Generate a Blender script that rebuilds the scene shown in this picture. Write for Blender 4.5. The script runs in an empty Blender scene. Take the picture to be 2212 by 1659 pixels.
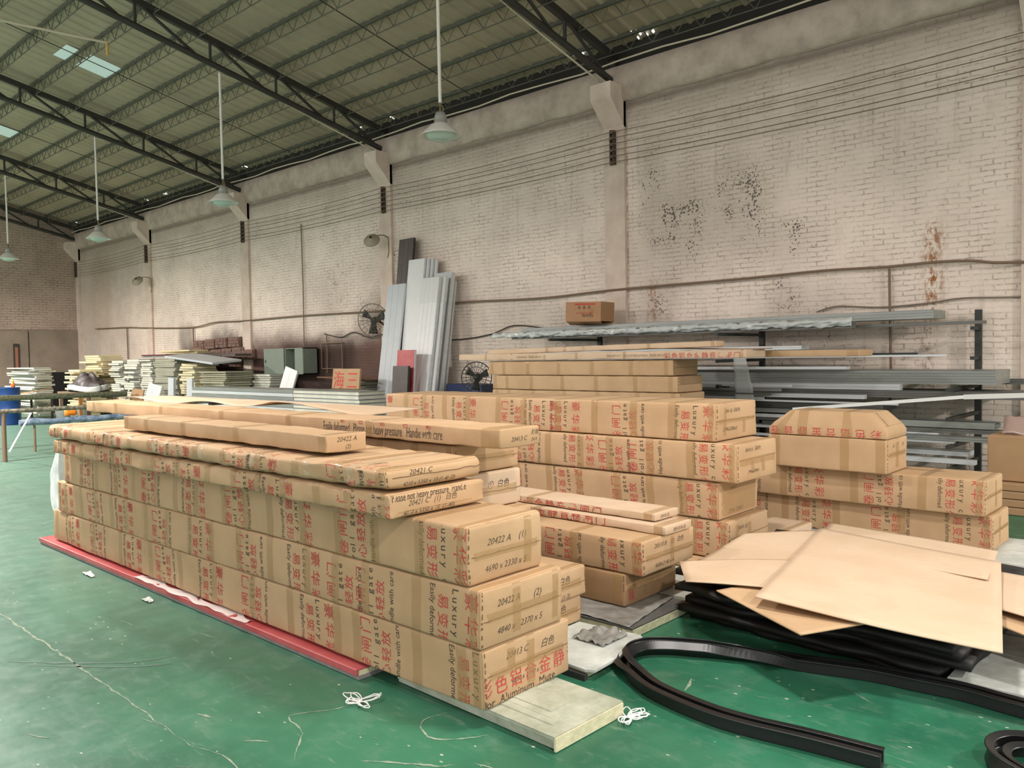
import bpy, bmesh, math, random
from mathutils import Vector, Matrix, noise, Euler
SC = bpy.context.scene
COL = SC.collection
PI = math.pi
# ------------------------------------------------------------------ camera
TH, PIT, ROL = math.radians(47.351), math.radians(2.0635), math.radians(0.9453)
CAMZ = 1.55
Fd = Vector((-math.cos(TH), math.sin(TH), 0)); Rd = Vector((math.sin(TH), math.cos(TH), 0)); Ud = Vector((0, 0, 1))
c_, s_ = math.cos(ROL), math.sin(ROL); cp, sp = math.cos(PIT), math.sin(PIT)
def _w(r, u, f): return Rd * r + Ud * u + Fd * f
ax_r = _w(c_, -s_ * cp, -s_ * sp); ax_u = _w(s_, c_ * cp, c_ * sp); ax_f = _w(0, -sp, cp)
cam = bpy.data.cameras.new('camera'); co = bpy.data.objects.new('camera', cam); COL.objects.link(co)
cam.sensor_width = 36; cam.lens = 36 * 1740 / 2212; cam.clip_start = 0.05; cam.clip_end = 200
M = Matrix((ax_r, ax_u, -ax_f)).transposed().to_4x4(); M.translation = Vector((0, 0, CAMZ)); co.matrix_world = M
SC.camera = co
# ------------------------------------------------------------------ light and exposure
w = bpy.data.worlds.new('world'); SC.world = w; w.use_nodes = True
bg = w.node_tree.nodes['Background']; bg.inputs[0].default_value = (0.95, 0.93, 0.92, 1); bg.inputs[1].default_value = 1.0
def lamp_light(x, y, z, e, size=0.45, col=(1, 0.94, 0.89)):
    l = bpy.data.lights.new('lamp_light', 'AREA'); l.shape = 'DISK'; l.size = size; l.energy = e; l.color = col
    o = bpy.data.objects.new('lamp_light', l); COL.objects.link(o); o.location = (x, y, z); return o
lamp_light(2.2, 0.2, 4.40, 215)
lamp_light(-1.8, 3.2, 4.40, 98)
lamp_light(4.2, 7.2, 4.40, 420)
lamp_light(-7.8, 1.6, 4.40, 230)
lamp_light(-13.8, 1.6, 4.40, 450)
lamp_light(-19.8, 2.6, 4.40, 480)
lamp_light(-25.8, 3.5, 4.40, 900)
vs = SC.view_settings; vs.view_transform = 'Standard'; vs.look = 'None'; vs.exposure = 0.6; vs.gamma = 1; vs.use_curve_mapping = False
SC.cycles.max_bounces = 6; SC.cycles.diffuse_bounces = 4; SC.cycles.transparent_max_bounces = 8
SC.cycles.use_denoising = True

# ------------------------------------------------------------------ helpers
def lin(r, g, b):
    f = lambda c: (c / 255 / 12.92) if c / 255 <= 0.04045 else ((c / 255 + 0.055) / 1.055) ** 2.4
    return (f(r), f(g), f(b), 1)
class MB:
    def __init__(s): s.v = []; s.f = []; s.m = []; s.sm = []
    def add(s, vs, fs, mi=0, sm=False):
        b = len(s.v); s.v += [tuple(v) for v in vs]
        for f in fs: s.f.append(tuple(i + b for i in f)); s.m.append(mi); s.sm.append(sm)
    def box(s, x0, x1, y0, y1, z0, z1, mi=0):
        v = [(x, y, z) for z in (z0, z1) for y in (y0, y1) for x in (x0, x1)]
        s.add(v, [(0, 2, 3, 1), (4, 5, 7, 6), (0, 1, 5, 4), (2, 6, 7, 3), (0, 4, 6, 2), (1, 3, 7, 5)], mi)
    def obox(s, p, q, w, h, mi=0):
        p = Vector(p); q = Vector(q); d = (q - p).normalized(); a = Vector((0, 0, 1)) if abs(d.z) < .95 else Vector((1, 0, 0))
        r = d.cross(a).normalized(); u = r.cross(d)
        v = [c + r * sx * w / 2 + u * sy * h / 2 for c in (p, q) for sy in (-1, 1) for sx in (-1, 1)]
        s.add(v, [(0, 1, 3, 2), (4, 6, 7, 5), (0, 4, 5, 1), (2, 3, 7, 6), (0, 2, 6, 4), (1, 5, 7, 3)], mi)
    def tube(s, pts, r, n=8, mi=0, cap=True):
        pts = [Vector(p) for p in pts]; rr = r if isinstance(r, (list, tuple)) else [r] * len(pts)
        rings = []; pr = None
        for i, p in enumerate(pts):
            d = (pts[min(i + 1, len(pts) - 1)] - pts[max(i - 1, 0)]).normalized()
            if pr is None: a = Vector((0, 0, 1)) if abs(d.z) < .9 else Vector((1, 0, 0)); pr = d.cross(a).normalized()
            pr = (pr - d * pr.dot(d)).normalized(); u = d.cross(pr)
            rings.append([p + (pr * math.cos(t) + u * math.sin(t)) * rr[i] for t in [2 * PI * k / n for k in range(n)]])
        v = [q for R in rings for q in R]
        f = [(i * n + k, i * n + (k + 1) % n, (i + 1) * n + (k + 1) % n, (i + 1) * n + k) for i in range(len(pts) - 1) for k in range(n)]
        s.add(v, f, mi, True)
        if cap: s.add([*rings[0]], [tuple(range(n))[::-1]], mi); s.add([*rings[-1]], [tuple(range(n))], mi)
    def lathe(s, prof, n=24, c=(0, 0, 0), mi=0, axis='z'):
        v = []; c = Vector(c)
        for r, z in prof:
            for k in range(n):
                t = 2 * PI * k / n; a, b = r * math.cos(t), r * math.sin(t)
                v.append(c + (Vector((a, b, z)) if axis == 'z' else Vector((a, z, b)) if axis == 'y' else Vector((z, a, b))))
        f = [(i * n + k, i * n + (k + 1) % n, (i + 1) * n + (k + 1) % n, (i + 1) * n + k) for i in range(len(prof) - 1) for k in range(n)]
        s.add(v, f, mi, True)
    def prism(s, prof, x0, x1, mi=0, axis='x'):
        n = len(prof)
        g = (lambda x, a, b: (x, a, b)) if axis == 'x' else (lambda x, a, b: (a, x, b)) if axis == 'y' else (lambda x, a, b: (a, b, x))
        v = [g(x, a, b) for x in (x0, x1) for a, b in prof]
        s.add(v, [(k, (k + 1) % n, n + (k + 1) % n, n + k) for k in range(n)] + [tuple(range(n))[::-1], tuple(range(n, 2 * n))], mi)
    def grid(s, fn, nu, nv, mi=0, sm=True):
        v = [fn(i / nu, j / nv) for i in range(nu + 1) for j in range(nv + 1)]
        f = [(i * (nv + 1) + j, (i + 1) * (nv + 1) + j, (i + 1) * (nv + 1) + j + 1, i * (nv + 1) + j + 1) for i in range(nu) for j in range(nv)]
        s.add(v, f, mi, sm)
    def mesh(s, name, mats):
        m = bpy.data.meshes.new(name); m.from_pydata(s.v, [], s.f)
        for x in (mats if isinstance(mats, (list, tuple)) else [mats]): m.materials.append(x)
        m.polygons.foreach_set('material_index', s.m); m.polygons.foreach_set('use_smooth', s.sm); m.update(); return m
    def build(s, name, mats, parent=None, fix=True, loc=None):
        m = s.mesh(name, mats)
        if fix:
            b = bmesh.new(); b.from_mesh(m); bmesh.ops.recalc_face_normals(b, faces=b.faces); b.to_mesh(m); b.free()
        o = bpy.data.objects.new(name, m); COL.objects.link(o)
        if parent: o.parent = parent
        if loc: o.location = loc
        return o
def tag(o, label=None, cat=None, group=None, kind=None):
    if label: o['label'] = label
    if cat: o['category'] = cat
    if group: o['group'] = group
    if kind: o['kind'] = kind
    return o
def thing(name, label, cat, loc=(0, 0, 0), rz=0, group=None, rot=None):
    o = bpy.data.objects.new(name, None); COL.objects.link(o); o.location = loc; o.rotation_euler = rot or (0, 0, rz); o.empty_display_size = .1
    return tag(o, label, cat, group)
def struct(name, mb, mats, **k): return tag(mb.build(name, mats, **k), kind='structure')
def solidify(o, t, off=0):
    m = o.modifiers.new('s', 'SOLIDIFY'); m.thickness = t; m.offset = off; return o
def bevel(o, wd, seg=2):
    m = o.modifiers.new('b', 'BEVEL'); m.width = wd; m.segments = seg; m.limit_method = 'ANGLE'; return o
def dup(root, loc, rz=None, label=None, cat=None, rot=None):
    r = root.copy(); COL.objects.link(r); r.location = loc
    if rz is not None: r.rotation_euler = (0, 0, rz)
    if rot is not None: r.rotation_euler = rot
    if label: r['label'] = label
    for ch in list(root.children):
        c = ch.copy(); COL.objects.link(c); c.parent = r
        for g in list(ch.children): d = g.copy(); COL.objects.link(d); d.parent = c
    return r

# ------------------------------------------------------------------ materials
def mat(name, col, rough=.6, metal=0, spec=.5, noise_amt=0, scale=8, bump=0, bscale=40, col2=None, alpha=1, emit=None, trans=0, stretch=None, coat=0):
    m = bpy.data.materials.new(name); m.use_nodes = True; nt = m.node_tree; b = nt.nodes['Principled BSDF']
    b.inputs['Base Color'].default_value = col; b.inputs['Roughness'].default_value = rough; b.inputs['Metallic'].default_value = metal
    b.inputs['Specular IOR Level'].default_value = spec; b.inputs['Alpha'].default_value = alpha; b.inputs['Transmission Weight'].default_value = trans
    b.inputs['Coat Weight'].default_value = coat
    tc = nt.nodes.new('ShaderNodeTexCoord'); src = tc.outputs['Object']
    if stretch:
        mp = nt.nodes.new('ShaderNodeMapping'); mp.inputs['Scale'].default_value = stretch; nt.links.new(src, mp.inputs[0]); src = mp.outputs[0]
    if noise_amt or col2:
        n = nt.nodes.new('ShaderNodeTexNoise'); n.inputs['Scale'].default_value = scale; n.inputs['Detail'].default_value = 6; n.inputs['Roughness'].default_value = .65
        nt.links.new(src, n.inputs['Vector'])
        r = nt.nodes.new('ShaderNodeValToRGB'); r.color_ramp.elements[0].position = .35; r.color_ramp.elements[1].position = .68
        c2 = col2 or tuple([c * (1 - noise_amt) for c in col[:3]] + [1])
        r.color_ramp.elements[0].color = c2; r.color_ramp.elements[1].color = col
        nt.links.new(n.outputs[0], r.inputs[0]); nt.links.new(r.outputs[0], b.inputs['Base Color'])
    if bump:
        n2 = nt.nodes.new('ShaderNodeTexNoise'); n2.inputs['Scale'].default_value = bscale; n2.inputs['Detail'].default_value = 3; nt.links.new(src, n2.inputs['Vector'])
        bp = nt.nodes.new('ShaderNodeBump'); bp.inputs['Strength'].default_value = bump; bp.inputs['Distance'].default_value = .01
        nt.links.new(n2.outputs[0], bp.inputs['Height']); nt.links.new(bp.outputs[0], b.inputs['Normal'])
    if emit: b.inputs['Emission Color'].default_value = emit[0]; b.inputs['Emission Strength'].default_value = emit[1]
    return m
class NG:
    """small node-graph helper"""
    def __init__(s, m): s.nt = m.node_tree; s.b = s.nt.nodes['Principled BSDF']
    def n(s, t, **k):
        x = s.nt.nodes.new(t)
        for a, v in k.items():
            if a.startswith('i_'): x.inputs[a[2:].replace('_', ' ')].default_value = v
            else: setattr(x, a, v)
        return x
    def l(s, a, b): s.nt.links.new(a, b)
    def math(s, op, a, b=None, cl=False):
        x = s.nt.nodes.new('ShaderNodeMath'); x.operation = op; x.use_clamp = cl
        for i, v in enumerate((a, b)):
            if v is None: continue
            if isinstance(v, (int, float)): x.inputs[i].default_value = v
            else: s.l(v, x.inputs[i])
        return x.outputs[0]
    def mix(s, f, a, b, mode='MIX'):
        x = s.nt.nodes.new('ShaderNodeMixRGB'); x.blend_type = mode
        for i, v in enumerate((f, a, b)):
            if isinstance(v, (int, float)): x.inputs[i].default_value = v
            elif isinstance(v, tuple): x.inputs[i].default_value = v
            else: s.l(v, x.inputs[i])
        return x.outputs[0]
    def noise(s, vec, sc, det=4, ro=.6):
        x = s.n('ShaderNodeTexNoise'); x.inputs['Scale'].default_value = sc; x.inputs['Detail'].default_value = det; x.inputs['Roughness'].default_value = ro; s.l(vec, x.inputs['Vector']); return x.outputs[0]
    def step(s, v, a, b):
        x = s.n('ShaderNodeMapRange'); x.interpolation_type = 'SMOOTHSTEP'; x.inputs[1].default_value = a; x.inputs[2].default_value = b; s.l(v, x.inputs[0]); return x.outputs[0]
    def mapping(s, vec, sc=(1, 1, 1), loc=(0, 0, 0), rot=(0, 0, 0)):
        x = s.n('ShaderNodeMapping'); x.inputs['Scale'].default_value = sc; x.inputs['Location'].default_value = loc; x.inputs['Rotation'].default_value = rot; s.l(vec, x.inputs[0]); return x.outputs[0]

def wall_mat(name, base, mortar, dark, swap, stains, toned_patches, rough_bump=1.0, bs=1.0):
    """painted brickwork: u along wall, v up"""
    m = mat(name, base, rough=.85, spec=.2); g = NG(m)
    tc = g.n('ShaderNodeTexCoord'); P = tc.outputs['Object']
    sep = g.n('ShaderNodeSeparateXYZ'); g.l(P, sep.inputs[0]); cb = g.n('ShaderNodeCombineXYZ')
    g.l(sep.outputs[1 if swap else 0], cb.inputs[0]); g.l(sep.outputs[2], cb.inputs[1]); U = cb.outputs[0]
    X, Z = sep.outputs[1 if swap else 0], sep.outputs[2]
    wob = g.n('ShaderNodeTexNoise'); wob.inputs['Scale'].default_value = 2.5; wob.inputs['Detail'].default_value = 3; g.l(U, wob.inputs['Vector'])
    va = g.n('ShaderNodeVectorMath'); va.operation = 'MULTIPLY_ADD'; g.l(wob.outputs['Color'], va.inputs[0]); va.inputs[1].default_value = (.09, .05, 0); g.l(U, va.inputs[2])
    def bricks(rowh, bw, mort=.012):
        br = g.n('ShaderNodeTexBrick'); br.inputs['Scale'].default_value = 1; br.inputs['Brick Width'].default_value = bw; br.inputs['Row Height'].default_value = rowh
        br.inputs['Mortar Size'].default_value = mort; br.inputs['Mortar Smooth'].default_value = .6; br.inputs['Bias'].default_value = 0
        g.l(va.outputs[0], br.inputs['Vector']); return br
    br = bricks(.068 * bs, .25)
    # mortar lines come and go under the paint
    vis = g.step(g.noise(U, 2.6, 6, .75), .36, .68)
    fine = g.noise(U, 18, 6, .7)
    col = g.mix(g.step(g.noise(U, .55, 6, .62), .34, .66), tuple([c * .82 for c in base[:3]] + [1]), base)
    col = g.mix(g.math('MULTIPLY', g.step(g.noise(U, 2.3, 4), .5, .75), .35), col, dark)
    mm = g.math('MULTIPLY', g.math('MULTIPLY', br.outputs['Fac'], vis), .85)
    col = g.mix(g.math('MULTIPLY', mm, g.step(fine, .35, .6)), col, mortar)
    col = g.mix(g.math('MULTIPLY', g.step(fine, .60, .74), .38), col, mortar)
    col = g.mix(g.math('MULTIPLY', g.step(g.noise(g.mapping(U, (4, .35, 1)), 2.2, 4, .6), .55, .75), .22), col, mortar)
    # dark speckle drips
    vo = g.n('ShaderNodeTexVoronoi'); vo.inputs['Scale'].default_value = 27; g.l(g.mapping(U, (1, .9, 1)), vo.inputs['Vector'])
    for (cx, cz, rx, rz, th) in stains + ([(-6.5, 3.4, 1.9, 1.5, .55), (-13.6, 3.0, 2.4, 1.6, .6), (-9.5, 2.2, 2.2, .9, .5), (-4.2, 1.8, 2.2, .9, .6)] if stains else []):
        dx = g.math('DIVIDE', g.math('SUBTRACT', X, cx), rx); dz = g.math('DIVIDE', g.math('SUBTRACT', Z, cz), rz)
        d = g.math('SQRT', g.math('ADD', g.math('MULTIPLY', dx, dx), g.math('MULTIPLY', dz, dz)))
        near = g.math('SUBTRACT', 1.0, g.step(d, .25, 1.0))
        thr = g.math('MULTIPLY', near, g.math('MULTIPLY', g.step(g.noise(U, 3.1, 3), .3, .75), th))
        hit = g.math('LESS_THAN', vo.outputs['Distance'], g.math('MULTIPLY', thr, .46))
        col = g.mix(g.math('MULTIPLY', hit, .8), col, lin(70, 62, 56))
        col = g.mix(g.math('MULTIPLY', near, .16), col, lin(120, 108, 96))
    # dirt, rust, crack and plaster patches, plus darker bands
    for (x0, x1, z0, z1, soft, c, amt, nsc) in toned_patches:
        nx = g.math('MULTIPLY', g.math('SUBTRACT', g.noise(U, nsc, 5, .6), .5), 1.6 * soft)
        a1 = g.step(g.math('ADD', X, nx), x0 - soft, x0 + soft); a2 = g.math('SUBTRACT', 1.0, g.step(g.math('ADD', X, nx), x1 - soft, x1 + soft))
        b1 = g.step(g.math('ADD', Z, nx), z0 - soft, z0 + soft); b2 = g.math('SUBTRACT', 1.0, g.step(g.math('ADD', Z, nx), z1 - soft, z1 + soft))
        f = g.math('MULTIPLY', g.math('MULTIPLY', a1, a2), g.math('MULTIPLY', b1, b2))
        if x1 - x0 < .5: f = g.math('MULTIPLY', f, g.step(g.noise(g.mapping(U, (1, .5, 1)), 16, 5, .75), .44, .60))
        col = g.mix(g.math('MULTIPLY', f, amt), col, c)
    g.l(col, g.b.inputs['Base Color'])
    hb = g.math('SUBTRACT', g.math('MULTIPLY', fine, .45), g.math('MULTIPLY', g.math('MULTIPLY', br.outputs['Fac'], g.math('ADD', g.math('MULTIPLY', vis, .8), .2)), .9))
    bp = g.n('ShaderNodeBump'); bp.inputs['Strength'].default_value = .55 * rough_bump; bp.inputs['Distance'].default_value = .02
    g.l(hb, bp.inputs['Height']); g.l(bp.outputs[0], g.b.inputs['Normal'])
    return m
RUST = lin(150, 98, 58)
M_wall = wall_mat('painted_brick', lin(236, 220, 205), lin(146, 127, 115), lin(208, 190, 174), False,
    [(-6.6, 3.6, 1.0, .9, 1.25), (-5.5, 3.75, .75, 1.0, 1.2), (-7.1, 4.3, .35, .9, 1.1), (-4.9, 3.1, .9, .5, 1.1), (-13.3, 3.3, .9, 1.4, 1.1), (-15.6, 3.1, .9, 1.2, 1.0), (-12.9, 4.9, 1.6, .7, .7), (-4.6, 1.7, 1.1, .6, 1.0), (-8.8, 1.9, 1.4, .6, .8), (-14.3, 2.4, 1.1, .8, 1.2), (-6.9, 2.3, .5, .7, 1.0), (-4.9, 2.35, .4, .5, 1.0)],
    [(-23.4, -12.2, -1, 2.05, .35, lin(84, 58, 50), .95, 1.1), (-21.6, -20.2, -1, 2.3, .3, lin(52, 44, 42), .85, 2.2), (-17.9, -14.9, .2, 1.9, .3, lin(58, 44, 40), .8, 1.7), (-23.6, -22.7, 1.7, 2.55, .2, lin(92, 86, 80), .6, 2),
     (-3.06, -2.86, 1.9, 3.1, .10, RUST, 1.0, 5), (-7.15, -6.95, 2.0, 2.7, .08, RUST, .7, 6), (-3.1, -2.95, .9, 1.9, .08, lin(110, 84, 66), .7, 6), (-14.2, -13.0, 1.6, 2.9, .3, lin(128, 104, 86), .5, 2.4), (-30.4, -28.6, 2.5, 5.0, .35, lin(176, 148, 116), .35, 1.2),
     (-7.955, -7.935, -1, 5.3, .012, lin(84, 72, 62), .8, 9), (-7.525, -7.505, -1, 5.3, .012, lin(84, 72, 62), .75, 9), (-13.91, -13.89, -1, 5.3, .012, lin(84, 72, 62), .6, 9), (-40, 20, 5.50, 5.62, .05, lin(84, 74, 64), .75, 5), (-40, -26, -1, 7, 1.5, lin(150, 134, 118), .35, .6), (-40, 20, 5.2, 7, .25, lin(138, 126, 112), .55, .8)], .8)  # crack lines, dark gap under the beam, darker top and far end
M_endwall = wall_mat('brick_end_wall', lin(186, 166, 150), lin(112, 96, 86), lin(150, 130, 116), True, [], [(-20, 40, -2, 2.72, .02, lin(138, 122, 108), .9, 1), (9.4, 10.4, 1.8, 2.7, .2, lin(128, 104, 76), .5, 1.5), (9.9, 11.3, -1, 1.2, .3, lin(84, 78, 70), .6, 1.5)], 1.6, 1.3)
M_conc = mat('concrete_beam', lin(196, 180, 164), .85, noise_amt=.35, scale=3, bump=.5, bscale=14)
M_pillar = mat('plastered_pillar', lin(218, 200, 184), .85, noise_amt=.14, scale=2.2, bump=.3, bscale=12, col2=lin(194, 175, 158))

# floor
M_floor = mat('green_floor_paint', lin(42, 138, 100), .3, spec=.5); g = NG(M_floor); P = g.n('ShaderNodeTexCoord').outputs['Object']
n1 = g.noise(P, .9, 6, .62); n2 = g.noise(P, 6, 6, .7); n3 = g.noise(g.mapping(P, (1, 5, 1), rot=(0, 0, .5)), 5, 5, .7)
col = g.mix(g.step(n1, .36, .66), lin(34, 92, 68), lin(50, 114, 86))
col = g.mix(g.math('MULTIPLY', g.step(n2, .48, .72), .5), col, lin(86, 122, 100))
col = g.mix(g.math('MULTIPLY', g.step(n3, .56, .72), .5), col, lin(118, 140, 120))
col = g.mix(g.math('MULTIPLY', g.step(g.noise(g.mapping(P, (5, 1, 1), rot=(0, 0, .3)), 3, 5, .7), .66, .74), .4), col, lin(110, 112, 90))
vo = g.n('ShaderNodeTexVoronoi'); vo.inputs['Scale'].default_value = 9; g.l(g.mapping(P, (1, 1.8, 1), rot=(0, 0, .7)), vo.inputs['Vector'])
sp_ = g.math('MULTIPLY', g.math('LESS_THAN', vo.outputs['Distance'], .085), g.step(g.noise(P, 2.1, 3), .42, .55))
col = g.mix(g.math('MULTIPLY', sp_, .85), col, lin(190, 194, 172))
# paler towards the far left: floor sheen painted into the colour
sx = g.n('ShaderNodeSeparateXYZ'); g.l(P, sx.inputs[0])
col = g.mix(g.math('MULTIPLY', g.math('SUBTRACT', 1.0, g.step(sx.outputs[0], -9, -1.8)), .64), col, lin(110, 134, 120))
g.l(col, g.b.inputs['Base Color'])
g.l(g.math('ADD', g.math('MULTIPLY', n2, .35), .2), g.b.inputs['Roughness'])
bp = g.n('ShaderNodeBump'); bp.inputs['Strength'].default_value = .12; bp.inputs['Distance'].default_value = .01; g.l(g.noise(P, 9, 5), bp.inputs['Height']); g.l(bp.outputs[0], g.b.inputs['Normal'])
M_chalk = mat('white_filler_mark', lin(164, 166, 146), .8, col2=lin(84, 120, 98), scale=26, bump=.3)
M_drag = mat('drag_mark', lin(78, 98, 86), .5, col2=lin(50, 100, 78), scale=9)
M_roof = mat('roof_sheet', lin(178, 164, 140), .6, noise_amt=.22, scale=.8, spec=.3)
M_steel = mat('dark_painted_steel', lin(62, 60, 54), .55, metal=.2, noise_amt=.3, scale=3)
M_purlin = mat('purlin_steel', lin(96, 98, 84), .6, metal=.1, noise_amt=.25, scale=3)
M_sky = mat('translucent_skylight', lin(190, 210, 205), .5, emit=((.72, .86, .82, 1), .16))
M_daygap = mat('daylight_gap', lin(240, 245, 250), .5, emit=((.9, .96, 1, 1), 2.2))
# cardboard
def card(name, c, c2):
    m = mat(name, c, .78, spec=.25); g = NG(m); P = g.n('ShaderNodeTexCoord').outputs['Object']
    col = g.mix(g.step(g.noise(P, 1.7, 4), .35, .65), c2, c)
    col = g.mix(g.math('MULTIPLY', g.step(g.noise(g.mapping(P, (1, 1, 6)), 26, 3), .45, .7), .12), col, tuple([x * .7 for x in c[:3]] + [1]))
    g.l(col, g.b.inputs['Base Color'])
    bp = g.n('ShaderNodeBump'); bp.inputs['Strength'].default_value = .22; bp.inputs['Distance'].default_value = .006; g.l(g.noise(P, 11, 5), bp.inputs['Height']); g.l(bp.outputs[0], g.b.inputs['Normal'])
    return m
M_card = card('brown_cardboard', lin(188, 157, 122), lin(176, 145, 110))
M_card2 = card('pale_cardboard', lin(200, 176, 150), lin(192, 166, 138))
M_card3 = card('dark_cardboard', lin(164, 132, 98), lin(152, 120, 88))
M_inside = mat('cardboard_raw_edge', lin(112, 84, 58), .95)
M_red = mat('red_ink', lin(176, 44, 44), .8, col2=lin(182, 78, 66), scale=14)
M_redf = mat('faded_red_ink', lin(206, 130, 104), .8, col2=lin(212, 156, 126), scale=14)
M_blk = mat('black_ink', lin(50, 42, 36), .8, col2=lin(80, 66, 52), scale=14)
M_blkf = mat('faded_black_ink', lin(146, 122, 98), .8)
M_pen = mat('marker_pen', lin(86, 70, 54), .8)
M_tape = mat('packing_tape', lin(184, 150, 102), .16, spec=.6, alpha=.38, bump=.5, bscale=26)
M_tapec = mat('clear_tape', lin(226, 214, 186), .1, spec=.7, alpha=.28, bump=.8, bscale=30)
INK = [M_card, M_red, M_blk, M_pen, M_redf, M_blkf, M_inside]

# ------------------------------------------------------------------ flat lettering
_tc = {}
def glyphs(s, shear=0):
    k = (s, shear)
    if k in _tc: return _tc[k]
    c = bpy.data.curves.new('t', 'FONT'); c.body = s; c.size = 1; c.resolution_u = 2; c.shear = shear
    o = bpy.data.objects.new('t', c); COL.objects.link(o)
    dg = bpy.context.evaluated_depsgraph_get(); m = o.evaluated_get(dg).to_mesh()
    vs = [(v.co.x, v.co.y) for v in m.vertices]; fs = [tuple(p.vertices) for p in m.polygons]
    o.evaluated_get(dg).to_mesh_clear(); bpy.data.objects.remove(o); bpy.data.curves.remove(c)
    xs = [v[0] for v in vs] or [0]
    _tc[k] = (vs, fs, min(xs), max(xs)); return _tc[k]
def clip(poly, ax, lim, keep_less):
    out = []; n = len(poly)
    for i in range(n):
        a, b = poly[i], poly[(i + 1) % n]
        ia = (a[ax] <= lim) if keep_less else (a[ax] >= lim); ib = (b[ax] <= lim) if keep_less else (b[ax] >= lim)
        if ia: out.append(a)
        if ia != ib:
            t = (lim - a[ax]) / (b[ax] - a[ax]); out.append((a[0] + (b[0] - a[0]) * t, a[1] + (b[1] - a[1]) * t))
    return out
def clip_rect(poly, r):
    for ax, lim, kl in ((0, r[0], False), (0, r[1], True), (1, r[2], False), (1, r[3], True)):
        if (kl and all(p[ax] <= lim for p in poly)) or (not kl and all(p[ax] >= lim for p in poly)): continue
        poly = clip(poly, ax, lim, kl)
        if len(poly) < 3: return None
    return poly
def text_polys(s, size, u, v, ang=0, pitch=None, shear=0, sx=1, anchor='l', mirror=False):
    """polygons of a line of text; ang rotates; pitch>0 sets each glyph separately"""
    out = []; ca, sa = math.cos(ang), math.sin(ang); items = []
    if pitch:
        for i, ch in enumerate(s):
            if ch == ' ': continue
            items.append((glyphs(ch, shear), i * pitch)); tot = len(s) * pitch
    else:
        gl = glyphs(s, shear); items.append((gl, 0)); tot = gl[3] * size * sx
    off = -tot if anchor == 'r' else (-tot / 2 if anchor == 'c' else 0)
    for (vs, fs, a, b), dx in items:
        P2 = []
        for x, y in vs:
            X = x * size * sx + dx + off; Y = y * size
            if mirror: Y = -Y
            P2.append((u + X * ca - Y * sa, v + X * sa + Y * ca))
        for f in fs: out.append([P2[i] for i in f])
    return out

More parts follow.
